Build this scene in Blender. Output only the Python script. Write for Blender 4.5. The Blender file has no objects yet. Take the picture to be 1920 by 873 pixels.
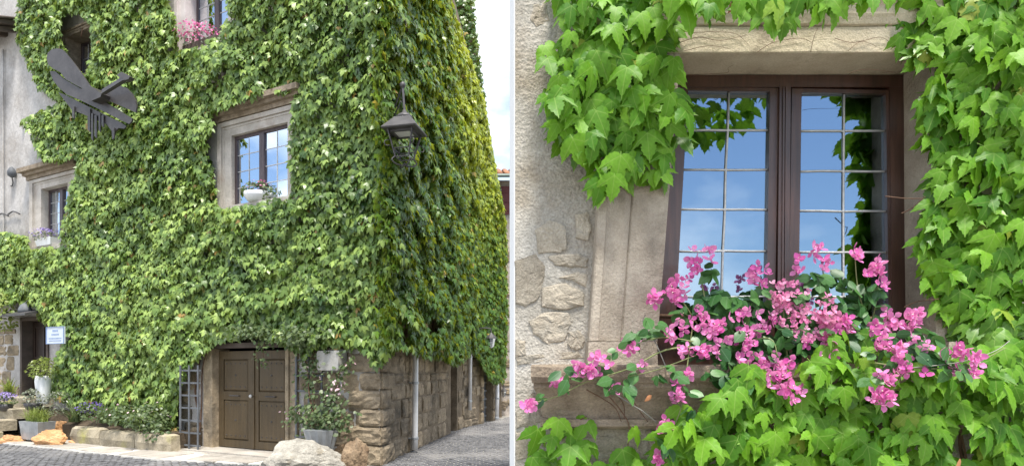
import bpy, math, random
import numpy as np
from mathutils import Matrix, Vector, Euler
random.seed(7); RNG = np.random.default_rng(11)
R = math.radians
SC = bpy.context.scene
COL = SC.collection

# ------------------------------------------------------------------ camera
FOC, PX0, PY0, EYE = 1200.0, 900.0, 690.0, 1.6        # in photograph pixels (1920 x 873)
cd = bpy.data.cameras.new('camera'); cam = bpy.data.objects.new('camera', cd); COL.objects.link(cam)
cam.location = (0, 0, EYE); cam.rotation_euler = (R(90), 0, 0)
cd.sensor_fit = 'HORIZONTAL'; cd.sensor_width = 36; cd.lens = 36*FOC/1920
cd.shift_x = (960-PX0)/1920; cd.shift_y = (PY0-436.5)/1920
cd.clip_start = 0.05; cd.clip_end = 3000
SC.camera = cam

# ------------------------------------------------------------------ sky and sun
SUN_AZ, SUN_EL = 162.0, 68.0       # azimuth clockwise from +Y (the view direction)
world = bpy.data.worlds.new('World'); SC.world = world; world.use_nodes = True
nt = world.node_tree; nt.nodes.clear()
def N(t, typ, **kw):
    n = t.nodes.new(typ)
    for k, v in kw.items():
        if k.startswith('i_'): n.inputs[k[2:].replace('_', ' ')].default_value = v
        else: setattr(n, k, v)
    return n
sky = N(nt, 'ShaderNodeTexSky', sky_type='NISHITA', sun_disc=False, sun_elevation=R(SUN_EL), sun_rotation=R(SUN_AZ), altitude=300, air_density=1.0, dust_density=0.7, ozone_density=2.0)
tc = N(nt, 'ShaderNodeTexCoord'); mp = N(nt, 'ShaderNodeMapping')
mp.inputs['Location'].default_value = (0.35, 1.9, 0.2); mp.inputs['Scale'].default_value = (1, 1, 2.2)
ns = N(nt, 'ShaderNodeTexNoise', i_Scale=1.7, i_Detail=7.0, i_Roughness=0.58)
rp = N(nt, 'ShaderNodeValToRGB'); rp.color_ramp.elements[0].position = 0.42; rp.color_ramp.elements[1].position = 0.64
mx = N(nt, 'ShaderNodeMix', data_type='RGBA'); mx.inputs[7].default_value = (9.6, 9.9, 10.4, 1)
bg = N(nt, 'ShaderNodeBackground', i_Strength=0.115); wo = N(nt, 'ShaderNodeOutputWorld')
L = nt.links.new
L(tc.outputs['Generated'], mp.inputs[0]); L(mp.outputs[0], ns.inputs['Vector']); L(ns.outputs[0], rp.inputs[0])
L(rp.outputs[0], mx.inputs[0]); L(sky.outputs[0], mx.inputs[6]); L(mx.outputs[2], bg.inputs[0]); L(bg.outputs[0], wo.inputs[0])
sd = bpy.data.lights.new('sun', 'SUN'); sd.energy = 3.6; sd.angle = R(12); sd.color = (1, 0.95, 0.87)
sun = bpy.data.objects.new('sun', sd); COL.objects.link(sun); sun.location = (20, -20, 40)
_a, _e = R(SUN_AZ), R(SUN_EL)
SUNV = Vector((math.sin(_a)*math.cos(_e), math.cos(_a)*math.cos(_e), math.sin(_e)))
sun.rotation_euler = (-SUNV).to_track_quat('-Z', 'Y').to_euler()
vs = SC.view_settings; vs.view_transform = 'Standard'; vs.look = 'None'; vs.exposure = 1.07; vs.gamma = 1.0; vs.use_curve_mapping = False

# ------------------------------------------------------------------ materials
MATS = {}
def newmat(name):
    m = bpy.data.materials.new(name); m.use_nodes = True; m.node_tree.nodes.clear(); MATS[name] = m
    return m, m.node_tree
def surf(name, c1, c2, scale=3.0, rough=0.8, bump=0.0, bscale=40.0, c3=None, s3=0.6, p3=(0.55, 0.7), rnd=0.0, spec=0.3, metal=0.0, coat=0.0, vor=0.0, vscale=10.0, stretch=(1,1,1), fine=0.0, fscale=60.0):
    m, t = newmat(name); l = t.links.new
    g = N(t, 'ShaderNodeNewGeometry'); mpn = N(t, 'ShaderNodeMapping'); mpn.inputs['Scale'].default_value = stretch
    l(g.outputs['Position'], mpn.inputs[0]); pos = mpn.outputs[0]
    n1 = N(t, 'ShaderNodeTexNoise', i_Scale=scale, i_Detail=6.0, i_Roughness=0.6); l(pos, n1.inputs['Vector'])
    r1 = N(t, 'ShaderNodeValToRGB'); r1.color_ramp.elements[0].position = 0.33; r1.color_ramp.elements[1].position = 0.68
    r1.color_ramp.elements[0].color = (*c1, 1); r1.color_ramp.elements[1].color = (*c2, 1); l(n1.outputs[0], r1.inputs[0])
    col = r1.outputs[0]
    if c3:
        n3 = N(t, 'ShaderNodeTexNoise', i_Scale=s3, i_Detail=5.0, i_Roughness=0.65); l(pos, n3.inputs['Vector'])
        r3 = N(t, 'ShaderNodeValToRGB'); r3.color_ramp.elements[0].position = p3[0]; r3.color_ramp.elements[1].position = p3[1]; l(n3.outputs[0], r3.inputs[0])
        x = N(t, 'ShaderNodeMix', data_type='RGBA'); x.inputs[7].default_value = (*c3, 1); l(r3.outputs[0], x.inputs[0]); l(col, x.inputs[6]); col = x.outputs[2]
    if fine:
        nf = N(t, 'ShaderNodeTexNoise', i_Scale=fscale, i_Detail=3.0, i_Roughness=0.7); l(pos, nf.inputs['Vector'])
        mr = N(t, 'ShaderNodeMapRange'); mr.inputs[1].default_value = 0.3; mr.inputs[2].default_value = 0.7; mr.inputs[3].default_value = 1-fine; mr.inputs[4].default_value = 1+fine; l(nf.outputs[0], mr.inputs[0])
        x = N(t, 'ShaderNodeVectorMath', operation='SCALE'); l(col, x.inputs[0]); l(mr.outputs[0], x.inputs['Scale']); col = x.outputs[0]
    if rnd:
        oi = N(t, 'ShaderNodeObjectInfo'); mr = N(t, 'ShaderNodeMapRange'); mr.inputs[3].default_value = 1-rnd; mr.inputs[4].default_value = 1+rnd; l(oi.outputs['Random'], mr.inputs[0])
        x = N(t, 'ShaderNodeVectorMath', operation='SCALE'); l(col, x.inputs[0]); l(mr.outputs[0], x.inputs['Scale']); col = x.outputs[0]
    b = N(t, 'ShaderNodeBsdfPrincipled', i_Roughness=rough, i_Metallic=metal); b.inputs['Specular IOR Level'].default_value = spec
    b.inputs['Coat Weight'].default_value = coat; b.inputs['Coat Roughness'].default_value = 0.12
    l(col, b.inputs['Base Color'])
    if bump or vor:
        nb = N(t, 'ShaderNodeTexNoise', i_Scale=bscale, i_Detail=5.0, i_Roughness=0.65); l(pos, nb.inputs['Vector'])
        h = nb.outputs[0]
        if vor:
            v = N(t, 'ShaderNodeTexVoronoi', i_Scale=vscale); l(pos, v.inputs['Vector'])
            ma = N(t, 'ShaderNodeMath', operation='MULTIPLY_ADD'); ma.inputs[1].default_value = vor; l(v.outputs['Distance'], ma.inputs[0]); l(h, ma.inputs[2]); h = ma.outputs[0]
        bp = N(t, 'ShaderNodeBump', i_Strength=min(1, bump), i_Distance=0.02); l(h, bp.inputs['Height']); l(bp.outputs[0], b.inputs['Normal'])
    o = N(t, 'ShaderNodeOutputMaterial'); l(b.outputs[0], o.inputs[0])
    return m
def leafmat(name, dark, light, trans=(0.3, 0.45, 0.05), tw=0.3, attr=False, veins=False, rough=0.42, spec=0.4, vein_col=(0.30, 0.42, 0.10), old=None, mid=None):
    """leaf: colour varies leaf by leaf, thin so that light comes through"""
    m, t = newmat(name); l = t.links.new
    if attr: a = N(t, 'ShaderNodeAttribute', attribute_name='tint'); fac = a.outputs['Fac']
    else: a = N(t, 'ShaderNodeObjectInfo'); fac = a.outputs['Random']
    r = N(t, 'ShaderNodeValToRGB'); r.color_ramp.elements[0].color = (*dark, 1); r.color_ramp.elements[1].color = (*light, 1); l(fac, r.inputs[0])
    if mid: me_ = r.color_ramp.elements.new(.5); me_.color = (*mid, 1)
    if old: r.color_ramp.elements[-1].position = .965; oe = r.color_ramp.elements.new(.985); oe.color = (*old, 1)
    col = r.outputs[0]
    if veins:
        uv = N(t, 'ShaderNodeUVMap'); sx = N(t, 'ShaderNodeSeparateXYZ'); l(uv.outputs[0], sx.inputs[0])
        ab = N(t, 'ShaderNodeMath', operation='ABSOLUTE'); l(sx.outputs[0], ab.inputs[0])
        # distance to the midrib, and to the side rib that runs from the petiole to the lobe tip
        m1 = N(t, 'ShaderNodeMath', operation='MULTIPLY'); m1.inputs[1].default_value = 0.634; l(ab.outputs[0], m1.inputs[0])
        m2 = N(t, 'ShaderNodeMath', operation='MULTIPLY_ADD'); m2.inputs[1].default_value = 0.773; l(sx.outputs[1], m2.inputs[0]); l(m1.outputs[0], m2.inputs[2])
        m3 = N(t, 'ShaderNodeMath', operation='ABSOLUTE'); l(m2.outputs[0], m3.inputs[0])
        mn = N(t, 'ShaderNodeMath', operation='MINIMUM'); l(ab.outputs[0], mn.inputs[0]); l(m3.outputs[0], mn.inputs[1])
        mr = N(t, 'ShaderNodeMapRange'); mr.inputs[1].default_value = 0.003; mr.inputs[2].default_value = 0.020; mr.inputs[3].default_value = 0.5; mr.inputs[4].default_value = 0.0; l(mn.outputs[0], mr.inputs[0])
        x = N(t, 'ShaderNodeMix', data_type='RGBA'); x.inputs[7].default_value = (*vein_col, 1); l(mr.outputs[0], x.inputs[0]); l(col, x.inputs[6]); col = x.outputs[2]
        gn = N(t, 'ShaderNodeTexNoise', i_Scale=9.0, i_Detail=3.0); l(uv.outputs[0], gn.inputs['Vector'])
        mr2 = N(t, 'ShaderNodeMapRange'); mr2.inputs[1].default_value = 0.3; mr2.inputs[2].default_value = 0.7; mr2.inputs[3].default_value = 0.85; mr2.inputs[4].default_value = 1.15; l(gn.outputs[0], mr2.inputs[0])
        x = N(t, 'ShaderNodeVectorMath', operation='SCALE'); l(col, x.inputs[0]); l(mr2.outputs[0], x.inputs['Scale']); col = x.outputs[0]
    b = N(t, 'ShaderNodeBsdfPrincipled', i_Roughness=rough); b.inputs['Specular IOR Level'].default_value = spec; l(col, b.inputs['Base Color'])
    tr = N(t, 'ShaderNodeBsdfTranslucent'); tr.inputs[0].default_value = (*trans, 1)
    xm = N(t, 'ShaderNodeMixShader'); xm.inputs[0].default_value = tw; l(b.outputs[0], xm.inputs[1]); l(tr.outputs[0], xm.inputs[2])
    o = N(t, 'ShaderNodeOutputMaterial'); l(xm.outputs[0], o.inputs[0])
    return m
def glassmat(name, tint=(0.55, 0.75, 1.0), fac=0.6, dark=(0.012, 0.014, 0.018)):
    m, t = newmat(name); l = t.links.new
    gl = N(t, 'ShaderNodeBsdfGlossy', i_Roughness=0.02); gl.inputs['Color'].default_value = (*tint, 1)
    tp = N(t, 'ShaderNodeBsdfTransparent'); tp.inputs[0].default_value = (0.55, 0.58, 0.6, 1)
    x = N(t, 'ShaderNodeMixShader'); x.inputs[0].default_value = fac; l(tp.outputs[0], x.inputs[1]); l(gl.outputs[0], x.inputs[2])
    o = N(t, 'ShaderNodeOutputMaterial'); l(x.outputs[0], o.inputs[0]); return m

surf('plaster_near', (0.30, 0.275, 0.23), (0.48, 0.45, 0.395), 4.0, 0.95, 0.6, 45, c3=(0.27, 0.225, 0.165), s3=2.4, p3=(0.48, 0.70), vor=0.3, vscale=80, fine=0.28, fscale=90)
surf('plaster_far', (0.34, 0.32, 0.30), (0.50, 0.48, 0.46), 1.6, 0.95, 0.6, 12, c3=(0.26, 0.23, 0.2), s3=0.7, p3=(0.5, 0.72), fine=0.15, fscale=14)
surf('divider_white', (0.80, 0.80, 0.80), (0.84, 0.84, 0.84), 3.0, 0.9)
surf('rubble_stone', (0.29, 0.25, 0.19), (0.44, 0.39, 0.31), 9.0, 0.92, 0.9, 45, c3=(0.24, 0.23, 0.2), s3=3.0, rnd=0.16, fine=0.2, fscale=110)
surf('carved_stone', (0.31, 0.26, 0.20), (0.46, 0.40, 0.32), 6.0, 0.9, 0.6, 60, c3=(0.20, 0.165, 0.125), s3=3.2, p3=(0.48, 0.75), fine=0.16, fscale=160)
surf('lintel_stone', (0.44, 0.37, 0.26), (0.56, 0.49, 0.36), 7.0, 0.9, 0.5, 70, c3=(0.26, 0.21, 0.15), s3=3, fine=0.14, fscale=130)
surf('sill_stone', (0.20, 0.155, 0.11), (0.33, 0.27, 0.20), 9.0, 0.92, 0.8, 50, c3=(0.14, 0.11, 0.08), s3=3.5, fine=0.2, fscale=90)
surf('tufa', (0.19, 0.15, 0.10), (0.38, 0.305, 0.21), 4.0, 0.95, 1.0, 22, c3=(0.09, 0.078, 0.06), s3=1.1, p3=(0.5, 0.7), rnd=0.22, fine=0.22, fscale=45)
surf('mortar', (0.14, 0.11, 0.075), (0.26, 0.205, 0.14), 6.0, 0.95, 1.0, 20, fine=0.2, fscale=40)
surf('trim_far', (0.34, 0.31, 0.27), (0.50, 0.46, 0.41), 3.0, 0.9, 0.4, 25, c3=(0.33, 0.27, 0.22), s3=1.3, fine=0.12, fscale=30)
surf('pink_trim', (0.50, 0.44, 0.42), (0.62, 0.56, 0.54), 3.0, 0.9, 0.3, 25)
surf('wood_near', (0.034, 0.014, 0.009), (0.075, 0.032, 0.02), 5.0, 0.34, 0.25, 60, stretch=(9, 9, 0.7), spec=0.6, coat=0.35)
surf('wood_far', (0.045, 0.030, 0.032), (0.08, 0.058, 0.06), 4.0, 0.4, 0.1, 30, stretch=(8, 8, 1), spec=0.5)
surf('door_wood', (0.072, 0.050, 0.025), (0.105, 0.074, 0.038), 3.0, 0.5, 0.3, 40, stretch=(6, 6, 0.6), spec=0.35, fine=0.2, fscale=25, c3=(0.085, 0.064, 0.04), s3=1.6, p3=(0.52, 0.75))
surf('dark_door', (0.020, 0.013, 0.010), (0.038, 0.024, 0.018), 3.0, 0.45, 0.1, 30, stretch=(6, 6, 1))
surf('lead', (0.42, 0.42, 0.42), (0.58, 0.57, 0.55), 30.0, 0.5, 0.3, 90, metal=0.3)
surf('iron', (0.065, 0.062, 0.064), (0.105, 0.10, 0.10), 6.0, 0.5, 0.2, 40, metal=0.3)
surf('sculpt_metal', (0.042, 0.038, 0.038), (0.072, 0.066, 0.065), 3.0, 0.45, 0.1, 20, metal=0.2, fine=0.2, fscale=20)
surf('zinc', (0.30, 0.32, 0.34), (0.46, 0.48, 0.50), 5.0, 0.42, 0.15, 30, metal=0.6)
surf('grey_paint', (0.085, 0.09, 0.10), (0.14, 0.15, 0.16), 5.0, 0.6, 0.2, 30)
surf('pipe_steel', (0.62, 0.62, 0.62), (0.76, 0.76, 0.76), 6.0, 0.4, 0.1, 20, metal=0.25)
surf('white_glaze', (0.70, 0.71, 0.72), (0.80, 0.80, 0.80), 4.0, 0.25, spec=0.5)
surf('sign_white', (0.46, 0.51, 0.58), (0.54, 0.59, 0.65), 3.0, 0.35, spec=0.5)
surf('sign_print', (0.16, 0.24, 0.42), (0.20, 0.28, 0.46), 9.0, 0.5)
surf('plaque', (0.30, 0.29, 0.265), (0.42, 0.41, 0.385), 9.0, 0.8, 0.3, 40)
surf('ochre', (0.34, 0.19, 0.05), (0.42, 0.25, 0.075), 3.0, 0.9)
surf('boulder', (0.22, 0.205, 0.175), (0.42, 0.395, 0.34), 6.0, 0.95, 1.0, 24, c3=(0.20, 0.17, 0.12), s3=2.6, fine=0.3, fscale=50)
surf('orange_rock', (0.42, 0.21, 0.085), (0.58, 0.36, 0.19), 5.0, 0.9, 0.8, 18, c3=(0.30, 0.16, 0.08), s3=3.0)
surf('brown_rock', (0.15, 0.10, 0.06), (0.30, 0.22, 0.14), 5.0, 0.9, 0.9, 18)
surf('bed_stone', (0.22, 0.19, 0.135), (0.40, 0.345, 0.25), 5.0, 0.95, 0.8, 18, c3=(0.30, 0.28, 0.10), s3=1.1, rnd=0.1, fine=0.15, fscale=40)
surf('slab_stone', (0.28, 0.255, 0.22), (0.42, 0.385, 0.335), 2.5, 0.92, 0.6, 18, c3=(0.20, 0.18, 0.16), s3=1.0, rnd=0.14, fine=0.14, fscale=40)
surf('pale_mortar', (0.50, 0.48, 0.44), (0.60, 0.58, 0.54), 4.0, 0.95, 0.5, 25)
surf('road', (0.11, 0.11, 0.115), (0.17, 0.17, 0.175), 2.0, 0.9, 0.8, 30, c3=(0.22, 0.21, 0.2), s3=0.5, p3=(0.5, 0.75), vor=0.6, vscale=9, fine=0.2, fscale=30)
surf('sett', (0.06, 0.06, 0.064), (0.17, 0.17, 0.175), 7.0, 0.85, 0.7, 40, c3=(0.27, 0.26, 0.25), s3=0.4, p3=(0.48, 0.7), fine=0.18, fscale=40)
surf('sett_joint', (0.20, 0.19, 0.17), (0.34, 0.33, 0.30), 2.0, 0.95, 0.6, 40)
surf('soil', (0.06, 0.045, 0.03), (0.10, 0.075, 0.05), 9.0, 1.0, 1.0, 30)
surf('roof_tile', (0.30, 0.14, 0.08), (0.42, 0.22, 0.14), 6.0, 0.9, 0.5, 20, rnd=0.2)
surf('roof_wood', (0.07, 0.055, 0.045), (0.11, 0.085, 0.07), 5.0, 0.8, 0.3, 20)
surf('maroon', (0.14, 0.045, 0.045), (0.18, 0.06, 0.058), 3.0, 0.6)
surf('green_gutter', (0.16, 0.22, 0.20), (0.22, 0.28, 0.25), 3.0, 0.5)
surf('far_stone', (0.30, 0.26, 0.22), (0.46, 0.41, 0.36), 2.2, 0.95, 1.0, 7, c3=(0.22, 0.18, 0.14), s3=1.2, vor=0.8, vscale=3.5, fine=0.2, fscale=12)
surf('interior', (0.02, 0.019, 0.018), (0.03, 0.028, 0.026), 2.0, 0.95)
surf('curtain', (0.34, 0.30, 0.25), (0.46, 0.42, 0.36), 4.0, 0.95, stretch=(12, 12, 0.4))
surf('vine_bark', (0.10, 0.055, 0.035), (0.18, 0.11, 0.07), 12.0, 0.85, 0.5, 60)
surf('green_stem', (0.14, 0.17, 0.06), (0.22, 0.23, 0.10), 9.0, 0.7)
surf('dry_leaf', (0.34, 0.14, 0.06), (0.46, 0.22, 0.10), 12.0, 0.8)
surf('wire', (0.16, 0.15, 0.13), (0.26, 0.25, 0.22), 9.0, 0.5, metal=0.4)
surf('lamp_white', (0.55, 0.55, 0.53), (0.62, 0.62, 0.6), 3.0, 0.4)
glassmat('glass_near', (0.43, 0.53, 0.625), 0.62)
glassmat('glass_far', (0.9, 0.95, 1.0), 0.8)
leafmat('ivy_leaf', (0.048, 0.15, 0.008), (0.15, 0.325, 0.02), (0.28, 0.52, 0.03), 0.26, veins=True, rough=0.5, spec=0.25, old=(0.24, 0.30, 0.04))
leafmat('ivy_mass_near', (0.045, 0.135, 0.008), (0.15, 0.31, 0.02), (0.26, 0.46, 0.03), 0.22, attr=True, veins=True)
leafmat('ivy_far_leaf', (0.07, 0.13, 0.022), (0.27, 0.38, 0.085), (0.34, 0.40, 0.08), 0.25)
leafmat('ivy_front_mass', (0.018, 0.055, 0.010), (0.33, 0.445, 0.105), (0.32, 0.40, 0.07), 0.22, attr=True, rough=0.4, spec=0.5, old=(0.34, 0.22, 0.06), mid=(0.135, 0.225, 0.045))
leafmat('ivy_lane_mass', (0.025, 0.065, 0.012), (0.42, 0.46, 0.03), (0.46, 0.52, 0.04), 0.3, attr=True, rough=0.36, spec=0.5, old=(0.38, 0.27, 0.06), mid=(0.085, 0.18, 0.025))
leafmat('shrub_leaf', (0.05, 0.085, 0.03), (0.13, 0.17, 0.075), (0.22, 0.30, 0.08), 0.2, attr=True)
leafmat('lime_leaf', (0.12, 0.17, 0.03), (0.25, 0.30, 0.08), (0.35, 0.42, 0.08), 0.25, attr=True)
leafmat('grey_leaf', (0.12, 0.14, 0.095), (0.22, 0.235, 0.17), (0.25, 0.28, 0.16), 0.2, attr=True)
leafmat('garland_leaf', (0.014, 0.07, 0.016), (0.07, 0.18, 0.04), (0.12, 0.26, 0.07), 0.2, rough=0.4, veins=True, vein_col=(0.16, 0.26, 0.14))
leafmat('bract', (0.60, 0.09, 0.36), (0.80, 0.30, 0.57), (0.85, 0.35, 0.6), 0.35, rough=0.55, spec=0.25)
leafmat('pale_bract', (0.66, 0.16, 0.38), (0.82, 0.42, 0.58), (0.75, 0.35, 0.5), 0.35, rough=0.6, spec=0.2)
leafmat('pink_bloom', (0.55, 0.07, 0.24), (0.72, 0.20, 0.42), (0.7, 0.2, 0.4), 0.3, attr=True)
leafmat('lilac_bloom', (0.24, 0.18, 0.46), (0.42, 0.34, 0.62), (0.4, 0.3, 0.6), 0.3, attr=True)
leafmat('violet_bloom', (0.10, 0.05, 0.32), (0.20, 0.12, 0.46), (0.3, 0.2, 0.6), 0.3, attr=True)
leafmat('pale_bloom', (0.62, 0.40, 0.46), (0.72, 0.58, 0.60), (0.7, 0.5, 0.5), 0.3, attr=True)
surf('stamen', (0.72, 0.66, 0.46), (0.80, 0.78, 0.66), 20.0, 0.8)

# ------------------------------------------------------------------ objects, frames
WM = {}
def link(name, me, W=None, parent=None, mat=None):
    o = bpy.data.objects.new(name, me); COL.objects.link(o); W = W or Matrix.Identity(4); WM[o.name] = W
    if parent is not None:
        o.parent = parent; o.matrix_basis = WM[parent.name].inverted() @ W
    else: o.matrix_basis = W
    if mat and me is not None and not me.materials: me.materials.append(MATS[mat])
    return o
def tag(o, label=None, cat=None, group=None, kind=None):
    if label: o['label'] = label
    if cat: o['category'] = cat
    if group: o['group'] = group
    if kind: o['kind'] = kind
    return o
def thing(name, label, cat, W, group=None):
    return tag(link(name, None, W), label, cat, group)
def frame(x, y, ang, z=0): return Matrix.Translation((x, y, z)) @ Matrix.Rotation(ang, 4, 'Z')
def T(x, y, z): return Matrix.Translation((x, y, z))
class MB:
    """collects boxes, prisms, tubes and turned shapes into one mesh"""
    def __init__(s): s.v = []; s.f = []; s.mi = []; s.cur = 0
    def add(s, vs, fs):
        b = len(s.v); s.v += [tuple(p) for p in vs]; s.f += [tuple(b+i for i in f) for f in fs]; s.mi += [s.cur]*len(fs); return s
    def box(s, x0, x1, y0, y1, z0, z1):
        return s.hexa([(x0,y0,z0),(x1,y0,z0),(x1,y0,z1),(x0,y0,z1)], [(x0,y1,z0),(x1,y1,z0),(x1,y1,z1),(x0,y1,z1)])
    def hexa(s, a, b):
        return s.loft([a, b])
    def loft(s, rings, caps=True, closed=True):
        n = len(rings[0]); vs = [p for r in rings for p in r]; fs = []
        for k in range(len(rings)-1):
            for i in range(n if closed else n-1):
                j = (i+1) % n; fs.append((k*n+i, k*n+j, (k+1)*n+j, (k+1)*n+i))
        if caps: fs.append(tuple(range(n-1, -1, -1))); fs.append(tuple((len(rings)-1)*n+i for i in range(n)))
        return s.add(vs, fs)
    def prism(s, poly, y0, y1, bev=0.0):
        """polygon in x,z pushed from y0 to y1"""
        if bev:
            cx = sum(p[0] for p in poly)/len(poly); cz = sum(p[1] for p in poly)/len(poly)
            ins = [(cx+(p[0]-cx)*(1-bev), cz+(p[1]-cz)*(1-bev)) for p in poly]
            e = min(abs(y1-y0)*0.3, 0.02)*(1 if y1 > y0 else -1)
            return s.loft([[(p[0], y0, p[1]) for p in ins], [(p[0], y0+e, p[1]) for p in poly], [(p[0], y1, p[1]) for p in poly]])
        return s.loft([[(p[0], y0, p[1]) for p in poly], [(p[0], y1, p[1]) for p in poly]])
    def tube(s, path, r, n=6, r1=None):
        path = [Vector(p) for p in path]; rings = []
        for i, p in enumerate(path):
            d = (path[min(i+1, len(path)-1)]-path[max(i-1, 0)]).normalized()
            a = d.orthogonal().normalized() if i == 0 else (a-d*a.dot(d)).normalized()
            b = d.cross(a); rr = r if r1 is None else r+(r1-r)*i/(len(path)-1)
            rings.append([p+(a*math.cos(2*math.pi*k/n)+b*math.sin(2*math.pi*k/n))*rr for k in range(n)])
        return s.loft(rings)
    def lathe(s, prof, n=16, cx=0, cy=0, cz=0):
        return s.loft([[(cx+r*math.cos(2*math.pi*k/n), cy+r*math.sin(2*math.pi*k/n), cz+z) for k in range(n)] for r, z in prof])
    def mesh(s, name, mats, smooth=False):
        me = bpy.data.meshes.new(name); me.from_pydata(s.v, [], s.f)
        for m in ([mats] if isinstance(mats, str) else mats): me.materials.append(MATS[m])
        if any(s.mi): me.polygons.foreach_set('material_index', s.mi)
        if smooth: me.polygons.foreach_set('use_smooth', [True]*len(s.f))
        me.update(); return me
    def build(s, name, mat, W=None, parent=None, smooth=False):
        me = s.mesh(name, mat, smooth); fix_normals(me)
        return link(name, me, W, parent)
def fix_normals(me):
    import bmesh
    bm = bmesh.new(); bm.from_mesh(me); bmesh.ops.recalc_face_normals(bm, faces=bm.faces); bm.to_mesh(me); bm.free()
def spline(pts, n=8):
    """Catmull-Rom through the points"""
    P = [Vector(p) for p in pts]; out = []
    for i in range(len(P)-1):
        p0 = P[max(i-1, 0)]; p1 = P[i]; p2 = P[i+1]; p3 = P[min(i+2, len(P)-1)]
        for k in range(n):
            t = k/n; out.append(0.5*((2*p1)+(p2-p0)*t+(2*p0-5*p1+4*p2-p3)*t*t+(3*p1-p0-3*p2+p3)*t**3))
    out.append(P[-1]); return out

# front of the ivy house: local x to the right along the wall, y into the wall, z up, origin at the foot of the corner
CX, CY = -1.65, 10.55
TH = math.atan2(-0.54, 1.0)
FR = frame(CX, CY, TH)
P1 = (-0.45, 17.2); P2 = (0.55, 20.0)
A1 = math.atan2(P1[1]-CY, P1[0]-CX); LEN1 = math.hypot(P1[0]-CX, P1[1]-CY)
A2 = math.atan2(P2[1]-P1[1], P2[0]-P1[0]); LEN2 = math.hypot(P2[0]-P1[0], P2[1]-P1[1])
LN = frame(CX, CY, A1)            # lane wall, first stretch
L2 = frame(P1[0], P1[1], A2)      # lane wall, second stretch
NW = frame(0, 3.0, 0)             # near wall
def hit(F, px, py, out=0.0):
    """where the sight line through a photograph pixel meets the plane y = -out of a wall frame: local x, z"""
    d = Vector(((px-PX0)/FOC, 1.0, (PY0-py)/FOC)); o = Vector((0, 0, EYE)); I = F.inverted()
    lo = I @ o; ld = I.to_3x3() @ d; t = (-out-lo.y)/ld.y; q = lo+ld*t
    return q.x, q.z
def hx(F, px, out=0.0): return hit(F, px, 690, out)[0]
def proj(P):
    """world points (n,3) to photograph pixels"""
    return np.stack([PX0+FOC*P[:, 0]/P[:, 1], PY0-FOC*(P[:, 2]-EYE)/P[:, 1]], 1)
def inside(poly, q):
    poly = np.array(poly, float); x, y = q[:, 0], q[:, 1]; r = np.zeros(len(q), bool); j = len(poly)-1
    for i in range(len(poly)):
        xi, yi = poly[i]; xj, yj = poly[j]
        c = ((yi > y) != (yj > y)) & (x < (xj-xi)*(y-yi)/(yj-yi+1e-12)+xi); r ^= c; j = i
    return r
def vnoise(x, y, seed=0):
    """smooth value noise"""
    rg = np.random.default_rng(seed); G = rg.random((64, 64))
    xi = np.floor(x).astype(int); yi = np.floor(y).astype(int); fx = x-xi; fy = y-yi
    fx = fx*fx*(3-2*fx); fy = fy*fy*(3-2*fy); g = lambda a, b: G[a % 64, b % 64]
    return (g(xi, yi)*(1-fx)+g(xi+1, yi)*fx)*(1-fy)+(g(xi, yi+1)*(1-fx)+g(xi+1, yi+1)*fx)*fy
def fbm(x, y, seed=0): return 0.55*vnoise(x, y, seed)+0.3*vnoise(x*2.1+7, y*2.1+3, seed+1)+0.15*vnoise(x*4.3, y*4.3, seed+2)

# ------------------------------------------------------------------ leaves
def mirror(half, tris, nmid):
    """half leaf (x >= 0; the first nmid points lie on the midrib) to a whole one"""
    v = list(half); idx = {i: i for i in range(nmid)}
    for i in range(nmid, len(half)): idx[i] = len(v); v.append((-half[i][0], half[i][1]))
    return v, list(tris)+[tuple(idx[i] for i in reversed(t)) for t in tris]
NEAR_V, NEAR_F = mirror([(0,0),(0,-.35),(0,-.70),(0,-1.22),(.32,-.26),(.78,-.64),(.09,.10),(.28,.11),(.45,.03),(.55,-.06),(.67,-.27),(.59,-.56),(.43,-.50),(.27,-.44),(.33,-.57),(.32,-.70),(.23,-.90),(.09,-1.06)],
    [(0,6,7),(0,7,4),(4,7,8),(4,8,9),(4,9,10),(4,10,5),(4,5,11),(4,11,12),(4,12,13),(0,4,1),(1,4,13),(1,13,2),(2,13,14),(2,14,15),(2,15,16),(2,16,17),(2,17,3)], 4)
FAR_V, FAR_F = mirror([(0,0),(0,-.5),(0,-1.18),(.76,-.64),(.40,.10),(.25,-.44),(.31,-.70)], [(0,4,3),(0,3,5),(0,5,1),(1,5,6),(1,6,2)], 3)
def toothed(V, F, k=.055):
    """notch every outer edge a little"""
    V = list(V); cnt = {}
    for t in F:
        for a, b in ((t[0], t[1]), (t[1], t[2]), (t[2], t[0])): e = (min(a, b), max(a, b)); cnt[e] = cnt.get(e, 0)+1
    out = []
    for t in F:
        todo = [(t[i], t[(i+1) % 3], t[(i+2) % 3]) for i in range(3) if cnt[(min(t[i], t[(i+1) % 3]), max(t[i], t[(i+1) % 3]))] == 1]
        if len(todo) == 1:
            a, b, c = todo[0]; m = ((V[a][0]+V[b][0])/2, (V[a][1]+V[b][1])/2); m = (m[0]+(V[c][0]-m[0])*k*2.2, m[1]+(V[c][1]-m[1])*k*2.2); V.append(m); i = len(V)-1; out += [(a, i, c), (i, b, c)]
        else: out.append(t)
    return V, out
NEAR_V, NEAR_F = toothed(NEAR_V, NEAR_F)
OVAL_V, OVAL_F = mirror([(0,0),(0,-.5),(0,-1),(.26,-.22),(.33,-.48),(.22,-.75)], [(0,3,1),(3,4,1),(4,5,1),(5,2,1)], 3)
SLIM_V, SLIM_F = [(0,0),(.16,-.35),(0,-1),(-.16,-.35)], [(0,3,1),(3,2,1)]
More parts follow.
